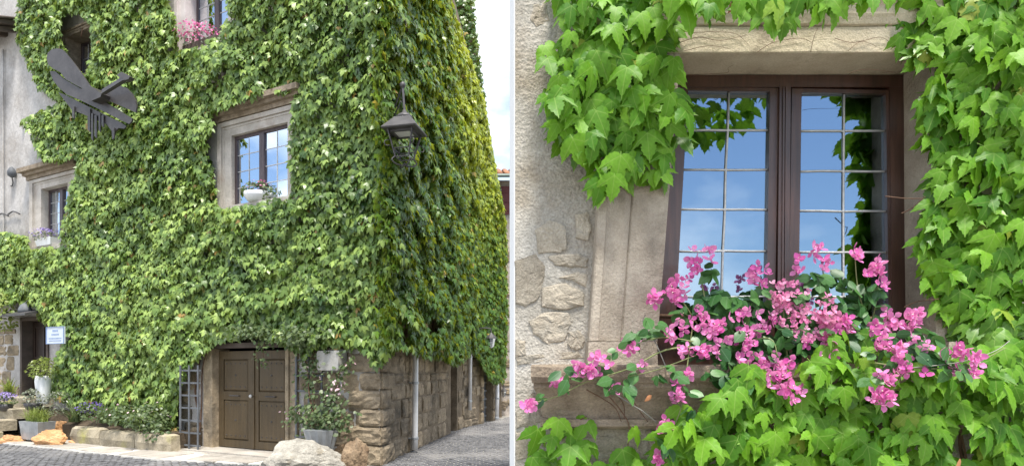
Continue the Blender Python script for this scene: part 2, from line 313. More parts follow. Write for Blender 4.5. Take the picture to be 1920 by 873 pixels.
def leaf_shape(V, droop=0.28, puff=0.05, side=0.22, twist=0.0):
    out = []
    for x, y in V:
        z = -droop*y*y*0.8-side*x*x+puff*(1 if 0.1 < abs(x) < 0.4 else 0)+twist*x*y-(0.07 if abs(x) > 0.5 else 0)
        out.append((x, y, z))
    return np.array(out)
def leaf_mesh(name, V, F, mat, **kw):
    P = leaf_shape(V, **kw); me = bpy.data.meshes.new(name); fs = list(F); vs = [tuple(p) for p in P]
    if kw.get('puff', 0) > 0.04:      # a stalk behind the blade
        b = len(vs); vs += [(-.014, 0, -.005), (.014, 0, -.005), (.01, .22, -.16), (-.01, .22, -.16)]; fs += [(b, b+1, b+2, b+3)]
    me.from_pydata(vs, [], fs); uv = me.uv_layers.new(name='UVMap'); co = np.array([(v[0], v[1]) for v in vs])
    li = np.zeros(len(me.loops), int); me.loops.foreach_get('vertex_index', li); uv.data.foreach_set('uv', co[li].ravel())
    me.polygons.foreach_set('use_smooth', [True]*len(me.polygons)); me.materials.append(MATS[mat]); me.update(); return me
def leaf_frames(n, out, tilt, dt, dyaw, droll, up=np.array([0, 0, 1.0])):
    """rotation matrices (n,3,3) for blades hanging on a wall with outward normals out (n,3)"""
    t = np.radians(RNG.normal(tilt, dt, n))[:, None]; out = out/np.linalg.norm(out, axis=1)[:, None]
    Nv = out*np.cos(t)+up*np.sin(t); Tv = -up*np.cos(t)+out*np.sin(t)
    Tv -= Nv*np.sum(Tv*Nv, 1)[:, None]; Tv /= np.linalg.norm(Tv, axis=1)[:, None]; Xv = np.cross(-Tv, Nv)
    ps = np.radians(RNG.normal(0, dyaw, n))[:, None]
    T2 = Tv*np.cos(ps)+Xv*np.sin(ps); X2 = np.cross(-T2, Nv)
    ro = np.radians(RNG.normal(0, droll, n))[:, None]
    X3 = X2*np.cos(ro)+Nv*np.sin(ro); N3 = np.cross(X3, -T2)
    return np.stack([X3, -T2, N3], 2)
def mass_mesh(name, pos, rot, size, tint, V, F, mat, uvs=False, **kw):
    """many leaves in one mesh"""
    n = len(pos); shapes = [leaf_shape(V, **{**kw, 'twist': w}) for w in (-0.25, 0.0, 0.2)]
    S = np.stack(shapes)[RNG.integers(0, 3, n)]
    co = np.einsum('nij,nvj->nvi', rot, S)*size[:, None, None]+pos[:, None, :]
    nv = len(V); F = np.array(F); faces = (F[None]+np.arange(n)[:, None, None]*nv).reshape(-1, 3)
    me = bpy.data.meshes.new(name); me.vertices.add(n*nv); me.vertices.foreach_set('co', co.ravel().astype(np.float32))
    m = len(faces); me.loops.add(m*3); me.loops.foreach_set('vertex_index', faces.ravel().astype(np.int32))
    me.polygons.add(m); me.polygons.foreach_set('loop_start', np.arange(0, m*3, 3, dtype=np.int32))
    me.polygons.foreach_set('use_smooth', np.ones(m, bool))
    at = me.attributes.new('tint', 'FLOAT', 'POINT'); at.data.foreach_set('value', np.repeat(tint, nv).astype(np.float32))
    if uvs:
        u = np.array([(x, y) for x, y in V])[faces.ravel() % nv]; me.uv_layers.new(name='UVMap').data.foreach_set('uv', u.ravel())
    me.materials.append(MATS[mat]); me.update(calc_edges=True); return me
def mat4(p, r, s):
    M = Matrix(((r[0][0]*s, r[0][1]*s, r[0][2]*s, p[0]), (r[1][0]*s, r[1][1]*s, r[1][2]*s, p[1]), (r[2][0]*s, r[2][1]*s, r[2][2]*s, p[2]), (0, 0, 0, 1)))
    return M
def to_world(F, x, y, z):
    M = np.array(F); return np.stack([x, y, z], 1) @ M[:3, :3].T+M[:3, 3]

# ------------------------------------------------------------------ stones
def stone_mesh(seed, mat):
    """unit block in x,z with worn, uneven edges; front face towards -y, one unit deep"""
    rg = random.Random(seed); n = 6; v = []; f = []
    for j in range(n+1):
        for i in range(n+1):
            x = i/n-.5; z = j/n-.5; e = max(abs(x), abs(z))*2; c = abs(x*z)*4
            y = -.5+(0.13 if e > .99 else 0)+(0.12 if c > .99 else 0)+rg.uniform(-.09, .09)+.08*math.sin(x*5+seed)*math.cos(z*4+seed)
            sh = 1-0.05*c-(rg.uniform(0, .035) if e > .99 else 0)
            v.append((x*sh+rg.uniform(-.012, .012), y, z*sh+rg.uniform(-.015, .015)))
    for j in range(n):
        for i in range(n): a = j*(n+1)+i; f.append((a, a+1, a+n+2, a+n+1))
    rim = [i for i in range(n+1)]+[j*(n+1)+n for j in range(1, n+1)]+[n*(n+1)+i for i in range(n-1, -1, -1)]+[j*(n+1) for j in range(n-1, 0, -1)]
    b = len(v)
    for i in rim: v.append((v[i][0]*1.01, .5, v[i][2]*1.01))
    for k in range(len(rim)): f.append((rim[k], b+k, b+(k+1) % len(rim), rim[(k+1) % len(rim)]))
    me = bpy.data.meshes.new('stone'); me.from_pydata(v, [], f); me.polygons.foreach_set('use_smooth', [False]*len(f)); me.materials.append(MATS[mat]); fix_normals(me); return me
STONES = [stone_mesh(s, 'tufa') for s in range(9)]
def put_stone(parent, F, x0, x1, z0, z1, proud, deep=0.12, name='stone', meshes=None):
    me = random.choice(meshes or STONES)
    S = Matrix.Diagonal((x1-x0, deep, z1-z0, 1)); W = F @ T((x0+x1)/2, -proud+deep/2, (z0+z1)/2) @ Matrix.Rotation(random.uniform(-.012, .012), 4, 'Y') @ S
    return link(name, me, W, parent)
def masonry(parent, F, x0, x1, z0, z1, keep, rows=(0.24, 0.38), lens=(0.3, 0.75), gap=0.016, name='stone', proud=(0.008, 0.05)):
    z = z0
    while z < z1-0.08:
        h = min(random.uniform(*rows), z1-z); x = x0-random.uniform(0, .3)
        while x < x1:
            w = random.uniform(*lens); a, b = max(x, x0), min(x+w, x1)
            if b-a > 0.1 and keep((a+b)/2, z+h/2, a, b, z, z+h): put_stone(parent, F, a+gap/2, b-gap/2, z+gap/2, z+h-gap/2, random.uniform(*proud), name=name)
            x += w
        z += h
def rock(seed, sx, sy, sz, sub=3, rough=0.18, flat=0.0, facets=6):
    """boulder cut by a few random planes"""
    import bmesh
    from mathutils import noise
    bm = bmesh.new(); bmesh.ops.create_icosphere(bm, subdivisions=sub, radius=1)
    rg = random.Random(seed); pl = []
    for _ in range(facets):
        d = Vector((rg.uniform(-1, 1), rg.uniform(-1, 1), rg.uniform(-.3, 1))).normalized(); pl.append((d, rg.uniform(.62, .9)))
    for v in bm.verts:
        p = v.co.copy()
        for d, k in pl:
            e = p.dot(d)-k
            if e > 0: p -= d*e*0.9
        p *= 1+rough*noise.noise(p*1.7+Vector((seed*3.1, 0, 0)))+rough*.5*noise.noise(p*5+Vector((seed, 2, 0)))+rough*.3*noise.noise(p*13+Vector((seed, 5, 0)))
        if p.z < -0.55: p.z = -0.55
        v.co = Vector((p.x*sx, p.y*sy, (p.z+.5)*sz))
    me = bpy.data.meshes.new('rock'); bm.to_mesh(me); bm.free()
    return me
def wall_with_holes(mb, x0, x1, z0, z1, holes, y=0.0):
    xs = sorted({x0, x1, *[min(max(v, x0), x1) for h in holes for v in h[:2]]}); zs = sorted({z0, z1, *[min(max(v, z0), z1) for h in holes for v in h[2:]]})
    for a, b in zip(xs, xs[1:]):
        for c, d in zip(zs, zs[1:]):
            if any(h[0] <= a+1e-6 and b <= h[1]+1e-6 and h[2] <= c+1e-6 and d <= h[3]+1e-6 for h in holes): continue
            mb.add([(a, y, c), (b, y, c), (b, y, d), (a, y, d)], [(0, 1, 2, 3)])

# ================================================================== the ground
def gpt(px, py): y = EYE*FOC/(py-PY0); return ((px-PX0)*y/FOC, y)
road = MB().add([(-600, -600, 0), (600, -600, 0), (600, 900, 0), (-600, 900, 0)], [(0, 1, 2, 3)]).build('road', 'sett_joint'); tag(road, kind='structure')
IFR = FR.inverted(); ILN = LN.inverted(); IL2 = L2.inverted()
def pave_edge(x): return 1.38 if x < -3.75 else 1.38+(.93-1.38)*min(1, (x+3.75)/2.1)
def build_setts():
    s = 0.125; v = []; f = []
    rows = int(16/s)
    for j in range(rows):
        y = 7.6+j*s
        for i in range(int(20/s)):
            x = -13+i*s+(s/2 if j % 2 else 0)
            xx = x; yy = y+0.10*math.sin(x*2.6)                    # courses laid in shallow fans
            if yy > 22 or xx < -1.0*yy-1 or xx > 0.16*yy/3+1.2: continue
            p = Vector((xx, yy, 0)); q = IFR @ p
            if q.x < 0.1 and q.y > -pave_edge(q.x)-.03 and ((ILN @ p).y > 0 or q.y < 0): continue       # pavement and house
            if (ILN @ p).y > -0.06 and q.x > 0 and yy < P1[1]: continue
            if yy >= P1[1] and (IL2 @ p).y > -0.05: continue
            a = s*0.415*random.uniform(.88, 1.05); b = s*0.39*random.uniform(.85, 1.05); h = random.uniform(.010, .022); k = .78; r = random.uniform(-.12, .12); c, d = math.cos(r), math.sin(r)
            base = len(v)
            for sc, z in ((1, -.004), (1, h*.55), (k, h)):
                for ux, uy in ((-a, -b), (a, -b), (a, b), (-a, b)): v.append((xx+(ux*c-uy*d)*sc, yy+(ux*d+uy*c)*sc, z+random.uniform(-.001, .001)))
            for t in range(2):
                for e in range(4): f.append((base+t*4+e, base+t*4+(e+1) % 4, base+t*4+4+(e+1) % 4, base+t*4+4+e))
            f.append((base+8, base+9, base+10, base+11))
    me = bpy.data.meshes.new('setts'); me.from_pydata(v, [], f); me.materials.append(MATS['sett']); me.update()
    tag(link('setts', me, None, road), kind='stuff')
build_setts()
# pavement of irregular slabs along the front of the house
mb = MB(); mb.loft([[(-14.5, -0.02, .0), (-0.9, -0.02, 0), (-0.9, -0.93, 0), (-1.65, -.93, 0), (-3.75, -1.38, 0), (-14.5, -1.38, 0)], [(-14.5, -0.02, .03), (-0.9, -0.02, .03), (-0.9, -0.93, .03), (-1.65, -.93, .03), (-3.75, -1.38, .03), (-14.5, -1.38, .03)]])
pave = mb.build('pavement', 'pale_mortar', FR); tag(pave, kind='structure')
x = -13.8
while x < -1.2:
    w = random.uniform(.55, 1.15); lim = pave_edge(x+.6); c = random.uniform(.40, .62)*lim; sk = random.uniform(-.18, .18)
    for (y0, y1, dx) in ((0.04, c, 0), (c+.055, lim-.03, random.uniform(-.2, .2))):
        j = lambda: random.uniform(-.02, .02)
        a, b = x+dx+.03, x+w+dx-.03
        q = [(a+j(), -y0), (b+j(), -y0), (b+sk+j(), -y1), (a+sk+j(), -y1)]; mx_, my_ = sum(p[0] for p in q)/4, sum(p[1] for p in q)/4
        m2 = MB().loft([[(p[0], p[1], .02) for p in q], [(p[0], p[1], .04) for p in q], [(mx_+(p[0]-mx_)*.96, my_+(p[1]-my_)*.94, .048+random.uniform(-.003, .003)) for p in q]])
        m2.build('paving_slab', 'slab_stone', FR, pave)
    x += w

# ================================================================== the ivy house
house = thing('ivy_clad_house', 'tall old stone house on the street corner almost wholly covered by ivy', 'house', FR)
def op(pl, pr, pt, pb):
    """opening on the front wall from photograph pixels"""
    x0, x1 = hx(FR, pl), hx(FR, pr); pm = (pl+pr)/2
    return x0, x1, hit(FR, pm, pb)[1], hit(FR, pm, pt)[1]
W1 = op(438, 543, 243, 380); W2 = op(81, 131, 349, 460); W3 = op(352, 432, -60, 92); W4 = op(127, 175, 62, 150)
DR = (hx(FR, 405), hx(FR, 541), 0.0, 2.22); DL = (hx(FR, 44), hx(FR, 90), 0.93, hit(FR, 66, 600)[1])
mb = MB(); wall_with_holes(mb, -16.5, 0, 0, 12.3, [W1, W2, W3, W4, DR, DL])
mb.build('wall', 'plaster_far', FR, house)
# openings of the lane wall: a dark narrow doorway, then an arched one
SX = (hx(LN, 845), hx(LN, 857)); S_H = (SX[0], SX[1], 0.0, 2.0)
mb = MB(); wall_with_holes(mb, 0, LEN1, 0, 10.4, [S_H]); mb.add([(0, 0, 10.4), (LEN1, 0, 10.4), (LEN1, 0, 10.6), (0, 0, 12.3)], [(0, 1, 2, 3)])
mb.box(SX[0], SX[1], .5, .52, 0, 2.0)
for a in SX: mb.add([(a, 0, 0), (a, .5, 0), (a, .5, 2), (a, 0, 2)], [(0, 1, 2, 3)])
mb.build('lane_wall', 'mortar', LN, house)
AX = (hx(L2, 904), hx(L2, 921)); AH = (AX[0], AX[1], 0.0, 1.75)
mb = MB(); wall_with_holes(mb, 0, LEN2, 0, 7.2, [AH]); mb.add([(0, 0, 7.2), (LEN2, 0, 7.2), (LEN2, 0, 7.5), (0, 0, 10.6)], [(0, 1, 2, 3)])
mb.box(AX[0], AX[1], .3, .32, 0, 1.75)
for a in AX: mb.add([(a, 0, 0), (a, .3, 0), (a, .3, 1.75), (a, 0, 1.75)], [(0, 1, 2, 3)])
mb.build('lane_wall', 'mortar', L2, house)
# dark rooms behind the windows and a tiled roof out of view above
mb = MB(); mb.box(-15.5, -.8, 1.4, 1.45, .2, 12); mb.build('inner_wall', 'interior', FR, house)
rm = MB(); e = [FR @ Vector(p) for p in ((-10.9, -.35, 12.3), (.3, -.35, 12.3), (-10.9, 9, 12.3))]; q = LN @ Vector((LEN1, 0, 12.3))
pk = FR @ Vector((-4.5, 5.0, 14.2)); rm.add([e[0], e[1], (q.x, q.y, 12.3), e[2], pk], [(0, 1, 4), (1, 2, 4), (2, 3, 4), (3, 0, 4)]); rm.build('roof', 'roof_tile', None, house)
# low eave at the plastered end: tiles, gutter board and rafters
ez = hit(FR, 15, 52, .3)[1]
mb = MB(); mb.loft([[(-16.5, -.62, ez), (-11.0, -.62, ez), (-11.0, -.62, ez+.10), (-16.5, -.62, ez+.10)], [(-16.5, 0.02, ez+.22), (-11.0, 0.02, ez+.22), (-11.0, .02, ez+.32), (-16.5, .02, ez+.32)]])
eave = mb.build('eave', 'roof_wood', FR, house)
for k in range(12):
    a = -16.2+k*.45; MB().loft([[(a, -.56, ez-.12), (a+.12, -.56, ez-.12), (a+.12, -.56, ez-.01), (a, -.56, ez-.01)], [(a, .0, ez+.08), (a+.12, .0, ez+.08), (a+.12, .0, ez+.2), (a, .0, ez+.2)]]).build('rafter', 'roof_wood', FR, eave)
for k in range(22):
    a = -16.4+k*.25; m2 = MB(); m2.loft([[(a+.12+.11*math.cos(t), y, z0+.07*math.sin(t)) for t in [math.pi*i/5 for i in range(6)]] for y, z0 in ((-.66, ez+.10), (.0, ez+.34))]); m2.build('roof_tile', 'roof_wood', FR, eave, True)

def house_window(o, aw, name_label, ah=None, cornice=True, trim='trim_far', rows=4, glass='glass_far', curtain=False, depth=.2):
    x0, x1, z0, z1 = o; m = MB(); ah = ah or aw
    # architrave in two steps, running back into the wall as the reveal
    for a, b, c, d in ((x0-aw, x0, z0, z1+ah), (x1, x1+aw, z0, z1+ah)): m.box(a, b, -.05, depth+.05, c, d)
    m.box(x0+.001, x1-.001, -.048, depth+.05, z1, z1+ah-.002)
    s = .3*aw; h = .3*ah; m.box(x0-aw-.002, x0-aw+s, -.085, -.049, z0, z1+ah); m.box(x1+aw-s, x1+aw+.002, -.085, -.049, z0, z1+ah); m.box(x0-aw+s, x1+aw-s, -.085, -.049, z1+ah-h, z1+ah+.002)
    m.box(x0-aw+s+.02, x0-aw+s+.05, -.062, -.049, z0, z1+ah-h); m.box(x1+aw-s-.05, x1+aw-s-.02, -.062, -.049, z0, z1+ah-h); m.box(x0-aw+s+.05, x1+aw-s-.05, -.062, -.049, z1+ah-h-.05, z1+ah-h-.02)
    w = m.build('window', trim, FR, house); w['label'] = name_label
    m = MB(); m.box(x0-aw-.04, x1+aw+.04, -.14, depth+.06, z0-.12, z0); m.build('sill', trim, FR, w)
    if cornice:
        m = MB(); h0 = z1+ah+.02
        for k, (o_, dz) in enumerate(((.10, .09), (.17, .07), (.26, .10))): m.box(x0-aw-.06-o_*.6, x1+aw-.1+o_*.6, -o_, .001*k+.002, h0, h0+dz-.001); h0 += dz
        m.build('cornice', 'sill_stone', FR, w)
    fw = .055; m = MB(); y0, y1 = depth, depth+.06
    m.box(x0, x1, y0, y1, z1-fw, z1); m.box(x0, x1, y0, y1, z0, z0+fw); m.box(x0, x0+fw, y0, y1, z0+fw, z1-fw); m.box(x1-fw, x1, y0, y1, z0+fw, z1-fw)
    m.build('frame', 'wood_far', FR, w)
    xm = (x0+x1)/2; MB().box(xm-.06, xm+.06, y0-.015, y1, z0+fw, z1-fw).build('mullion', 'wood_far', FR, w)
    m = MB()
    for a, b in ((x0+fw, xm-.06), (xm+.06, x1-fw)):
        c, d = z0+fw, z1-fw; cw = (b-a)/2; ch = (d-c)/rows
        for i in range(2):
            for j in range(rows):
                p = MB().box(-cw/2+.004, cw/2-.004, -.003, .003, -ch/2+.004, ch/2-.004).mesh('pane', glass)
                link('pane', p, FR @ T(a+cw*(i+.5), y0+.03, c+ch*(j+.5)) @ Euler((random.uniform(-.02, .02), 0, random.uniform(-.02, .02))).to_matrix().to_4x4(), w)
        m.box((a+b)/2-.006, (a+b)/2+.006, y0+.018, y0+.026, c, d)
        for j in range(1, rows): m.box(a, b, y0+.017, y0+.025, c+ch*j-.006, c+ch*j+.006)
    m.build('lead_came', 'lead', FR, w)
    if curtain:
        m = MB(); pts = [(x0+(x1-x0)*t/24, depth+.25+.03*math.sin(t*1.9)) for t in range(25)]
        m.add([(p[0], p[1], z) for z in (z0, z1) for p in pts], [(i, i+1, 26+i, 25+i) for i in range(24)]); m.build('curtain', 'curtain', FR, w)
    return w
house_window(W1, hx(FR, 441)-hx(FR, 417), 'middle window with carved stone surround and cornice', ah=.27, depth=.03)
house_window(W2, hx(FR, 81)-hx(FR, 62), 'window at the plastered end with pale stone surround', ah=.24, rows=5, depth=.12)
house_window(W3, hx(FR, 352)-hx(FR, 333), 'upper window with pale jamb, curtain inside', cornice=False, trim='pink_trim', rows=6, curtain=True)
house_window(W4, .14, 'small dark upper window deep in the ivy', cornice=False, trim='sill_stone', rows=3, curtain=True, depth=.3)

# main double door
x0, x1, _, _ = DR; zt = 1.93; xm = (x0+x1)/2
m = MB()
for a, b, c, d in ((x0-.30, x0, x0-.08, x0-.001), (x1, x1+.26, x1+.001, x1+.08)):
    m = MB(); m.box(a, b, -.05, .32, 0, 1.98); m.box(c, d, -.085, -.049, 0, 1.979); m.build('door_jamb', 'tufa', FR, house)
m = MB(); m.box(x0-.35, x1+.3, -.07, .3, 1.985, 2.08)
m.build('door_lintel', 'roof_wood', FR, house)
m = MB(); pts = [(x0+(x1-x0)*t/14, 2.082+.24*math.sin(math.pi*t/14)) for t in range(15)]
m.prism([(x0, 2.081)]+pts[1:-1]+[(x1, 2.081)], .12, .2)
m.build('door_tympanum', 'dark_door', FR, house)
m = MB(); out_ = [(p[0], p[1]+.13) for p in pts]
m.loft([[(a[0], -.06, a[1]), (b[0], -.06, b[1]), (b[0], .2, b[1]), (a[0], .2, a[1])] for a, b in zip(pts, out_)]); m.build('door_arch', 'tufa', FR, house)
m = MB(); m.box(x0-.45, x1+.3, -.5, .1, .0, .075); m.build('threshold', 'slab_stone', FR, house)
for sgn, a, b in ((-1, x0+.01, xm-.004), (1, xm+.004, x1-.01)):
    z0 = .09; DFR = FR @ T(0, -.11, 0); d = MB(); d.box(a, b, .20, .25, z0, zt)
    st = .13
    d.box(a, a+st, .17, .199, z0, zt); d.box(b-st, b, .17, .199, z0, zt)
    for c, e in ((z0, z0+.14), (1.0, 1.16), (zt-.15, zt)): d.box(a+st, b-st, .171, .199, c, e)
    if sgn > 0: d.box(a-.035, a+.035, .150, .169, z0, zt)
    door = d.build('door', 'door_wood', DFR, house)
    for c, e in ((z0+.14, 1.0), (1.16, zt-.15)):
        q = MB(); i = .035
        q.loft([[(a+st+i, .168, c+i), (b-st-i, .168, c+i), (b-st-i, .168, e-i), (a+st+i, .168, e-i)], [(a+st+.01, .192, c+.01), (b-st-.01, .192, c+.01), (b-st-.01, .192, e-.01), (a+st+.01, .192, e-.01)]])
        q.build('panel', 'door_wood', DFR, door)
        s = MB()
        for k in range(5):
            for zz in (c+.09, e-.09):
                s.lathe([(.014, -.0), (.012, .008), (.004, .012)], 6, 0, 0, 0)
                for n_ in range(len(s.v)-18, len(s.v)): p = s.v[n_]; s.v[n_] = (a+st+.09+(b-a-2*st-.18)*k/4+p[0], .168-p[2], zz+p[1])
        for zz in ((c+e)/2,):
            s.lathe([(.02, 0), (.016, .012), (.004, .016)], 6)
            for n_ in range(len(s.v)-18, len(s.v)): p = s.v[n_]; s.v[n_] = ((a+b)/2+p[0], .168-p[2], zz+p[1])
        tag(s.build('studs', 'iron', DFR, door), kind='stuff')
    h = MB(); hm = (a+b)/2; h.tube([(hm-.12, .172, 1.08), (hm-.12, .13, 1.08), (hm+.12, .13, 1.08), (hm+.12, .172, 1.08)], .011, 6); h.build('handle', 'iron', DFR, door)
    if sgn > 0:
        k = MB(); k.lathe([(.012, 0), (.012, .03), (.032, .04), (.036, .055), (.026, .07), (.004, .074)], 10); k.v = [(p[0]+xm, .15-p[2], p[1]+1.08) for p in k.v]; k.build('knob', 'lead', DFR, door, True)

# small open door up the steps at the far end
x0, x1, z0, z1 = DL
m = MB(); xo = x0+(x1-x0)*.62
m.box(x0-.08, x0, -.04, .3, z0, z1); m.box(x1, x1+.06, -.04, .3, z0, z1); m.box(x0-.08, x1+.06, -.04, .3, z1, z1+.09); m.build('door_frame', 'roof_wood', FR, house)
m = MB(); m.box(x0+.02, xo, .2, .25, z0, z1-.02); dl = m.build('door', 'dark_door', FR, house); dl['label'] = 'dark panelled door leaf standing open'
for c, e in ((.08, .42), (.5, .93)):
    h = z1-z0; m = MB(); a, b = x0+.12, xo-.1
    for (p, q, r, s) in ((a, b, c, c+.02), (a, b, e-.02, e)): m.box(p, q, .18, .199, z0+h*r, z0+h*s)
    m.box(a, a+.04, .18, .199, z0+h*(c+.02), z0+h*(e-.02)); m.box(b-.04, b, .18, .199, z0+h*(c+.02), z0+h*(e-.02)); m.build('panel', 'dark_door', FR, dl)
m = MB(); m.box(xo-.2, x1, .7, .72, z0, z1); m.box(x1-.001, x1+.02, .301, .7, z0, z1); m.build('hall_wall', 'ochre', FR, house)
m = MB(); m.loft([[(x0-.5, -.55, z1+.06), (x1+.1, -.55, z1+.06), (x1+.1, -.55, z1+.11), (x0-.5, -.55, z1+.11)], [(x0-.5, .0, z1+.2), (x1+.1, .0, z1+.2), (x1+.1, .0, z1+.26), (x0-.5, .0, z1+.26)]]); m.build('door_canopy', 'iron', FR, house)

# stones of the walls that the ivy leaves bare
def keep_front(cx, cz, a, b, c, d):
    P = np.array(FR @ Vector((cx, 0, cz)))[None]; q = proj(P)
    ok = inside([(545, 640), (690, 640), (742, 640), (742, 900), (545, 900)], q)[0] or inside([(366, 640), (388, 640), (384, 880), (330, 880), (330, 700)], q)[0] or inside([(-60, 560), (40, 560), (40, 770), (-60, 770)], q)[0] or inside([(88, 640), (130, 640), (120, 760), (92, 760)], q)[0]
    return ok and not (b > DR[0]-.31 and a < DR[1]+.27 and c < 2.1) and not (b > DL[0]-.1 and a < DL[1]+.08)
masonry(house, FR, -13.0, 0.0, 0.0, 2.6, keep_front)
def keep_lane(cx, cz, a, b, c, d): return not (b > SX[0] and a < SX[1] and c < 2.0)
masonry(house, LN, 0.0, LEN1, 0.0, 3.0, keep_lane, lens=(.18, .85), rows=(.14, .38))
def keep_l2(cx, cz, a, b, c, d): return not (b > AX[0]-.15 and a < AX[1]+.15 and c < 1.9)
masonry(house, L2, 0.0, LEN2, 0.0, 2.6, keep_l2, rows=(.2, .36))
# corner stones, bigger and longer
z = 0; k = 0
while z < 2.7:
    h = random.uniform(.26, .36)
    put_stone(house, FR, -(.62 if k % 2 else .38), .06, z, z+h-.02, .085, .14, 'corner_stone'); put_stone(house, LN, -.05, .38 if k % 2 else .62, z, z+h-.02, .085, .14, 'corner_stone'); z += h; k += 1
# narrow doorway leaf, arched grille door
m = MB(); m.box(SX[0]+.02, SX[1]-.02, .3, .34, 0, 1.95); m.build('lane_door', 'dark_door', LN, house)
m = MB(); a, b = AX; m.box(a, b, .18, .2, 0, 1.45); pts = [(a+(b-a)*t/8, 1.45+.28*math.sin(math.pi*t/8)) for t in range(9)]; m.prism(pts, .18, .2)
ad = m.build('arched_door', 'grey_paint', L2, house)
for zz in (.15, .4, .65, .9, 1.15, 1.4): MB().box(a, b, .15, .179, zz, zz+.05).build('bar', 'zinc', L2, ad)
m = MB(); n = 9; inn = [((a+b)/2-(b-a)/2*math.cos(math.pi*t/n), 1.4+.33*math.sin(math.pi*t/n)) for t in range(n+1)]
for t in range(n):
    p, q = inn[t], inn[t+1]; c = ((a+b)/2, 1.4); ex = lambda u, s: (c[0]+(u[0]-c[0])*s, c[1]+(u[1]-c[1])*s)
    MB().prism([ex(p, 1.02), ex(q, 1.02), ex(q, 1.55), ex(p, 1.55)], -.08, .05).build('arch_stone', 'tufa', L2, house)
for s, xx in ((-1, a), (1, b)):
    for zz in (0, .36, .7, 1.05): put_stone(house, L2, xx-(.24 if s < 0 else -.01), xx+(.24 if s > 0 else -.01), zz, zz+.34, .08, .14, 'jamb_stone')

# ------------------------------------------------------------------ the taller ivied block behind and the house closing the lane
BF = frame(0, 20.8, 0)
tower = thing('ivy_clad_tower_house', 'taller narrow building wholly under ivy with shade put into its colour, rising behind the corner house', 'house', BF)
m = MB(); m.loft([[(-6, 0.15, 0), (.72, 0.15, 0), (.72, 6, 0), (-6, 6, 0)], [(-6, 0.15, 8), (.45, .15, 8), (.45, 6, 8), (-6, 6, 8)], [(-6, .15, 16), (-.6, .15, 16), (-.6, 6, 16), (-6, 6, 16)]]); m.build('wall', 'mortar', BF, tower)
LF = frame(0.35, 21.6, 0)
far_house = thing('lane_end_house', 'stone house with tiled roof closing the end of the lane', 'house', LF)
ft = hit(LF, 945, 338)[1]
m = MB(); m.box(0, 7, 0, 5, 0, ft); m.build('wall', 'far_stone', LF, far_house)
m = MB(); m.box(hx(LF, 940)-.0, hx(LF, 940)+1.0, -.06, -.005, hit(LF, 945, 402)[1], hit(LF, 945, 350)[1]); sh = m.build('shutter', 'maroon', LF, far_house)
for k in range(3):
    zz = hit(LF, 945, 402)[1]+.1+k*.3; MB().box(hx(LF, 940)+.03, hx(LF, 940)+.97, -.085, -.061, zz, zz+.05).build('batten', 'maroon', LF, sh)
m = MB(); m.loft([[(-.35, -.45, ft-.02), (7.3, -.45, ft-.02), (7.3, -.45, ft+.06), (-.35, -.45, ft+.06)], [(-.35, 2.5, ft+1.0), (7.3, 2.5, ft+1.0), (7.3, 2.5, ft+1.1), (-.35, 2.5, ft+1.1)]]); rf = m.build('roof', 'roof_wood', LF, far_house)
for k in range(30):
    a = -.3+k*.25; m = MB(); m.loft([[(a+.12+.11*math.cos(t), y, z0+.08*math.sin(t)) for t in [math.pi*i/5 for i in range(6)]] for y, z0 in ((-.5, ft+.06), (2.5, ft+1.1))]); m.build('roof_tile', 'roof_tile', LF, rf, True)
m = MB(); m.tube([(-.3, -.54, ft+.0), (7, -.54, ft+.0)], .06, 8); m.build('gutter', 'green_gutter', LF, far_house)
m = MB(); wl = hx(LF, 951); m.box(wl-.35, wl+.4, -.02, -.004, 2.2, 3.3); m.build('blank_window', 'far_stone', LF, far_house)
for k in range(60):
    a = random.uniform(.05, 1.6); c = random.uniform(.05, 5.6); put_stone(far_house, LF, a, a+random.uniform(.2, .4), c, c+random.uniform(.12, .22), .03, .08)

# ------------------------------------------------------------------ ivy on the house
FRONT_POLY = [(38,-60),(30,50),(33,76),(56,126),(73,166),(95,176),(110,192),(80,205),(45,222),(40,232),(58,246),(66,275),(80,297),(112,302),(141,291),(146,300),(143,322),(133,345),(125,390),(116,430),(113,458),(80,463),(55,465),(50,442),(25,434),(-90,436),(-90,580),(0,567),(38,564),(69,572),(78,600),(100,606),(120,612),(120,645),(108,655),(98,693),(99,742),(126,754),(191,770),(244,788),(267,812),(322,834),(330,780),(338,720),(352,690),(376,664),(390,650),(428,632),(480,624),(542,644),(571,666),(600,648),(655,646),(690,656),(705,692),(722,668),(742,655),(800,640),(800,-60)]
FRONT_HOLES = [[(396,213),(440,192),(498,170),(551,172),(549,202),(545,270),(550,356),(531,368),(500,374),(440,386),(408,390),(404,356),(394,300),(387,270),(398,235)],
               [(316,-60),(312,10),(328,28),(333,90),(350,93),(385,77),(412,63),(430,28),(420,-60)],
               [(115,75),(113,40),(122,24),(150,22),(170,45),(172,80),(168,115),(160,138),(136,128)],
               [(646,96),(652,90),(656,98),(650,106)]]
LANE_POLY = [(700,-60),(700,650),(755,650),(770,655),(790,664),(815,668),(835,672),(856,682),(872,668),(886,655),(900,675),(912,700),(925,722),(938,734),(948,700),(952,560),(949,420),(932,330),(906,180),(872,80),(846,0),(838,-60)]
LANE_HOLES = [[(798,597),(814,590),(828,605),(822,624),(804,622)],[(752,600),(765,596),(768,640),(756,648)]]
TOWER_POLY = [(800,-60),(884,-60),(893,50),(903,130),(912,210),(921,280),(934,345),(949,425),(952,560),(948,700),(930,722),(900,600),(860,300)]
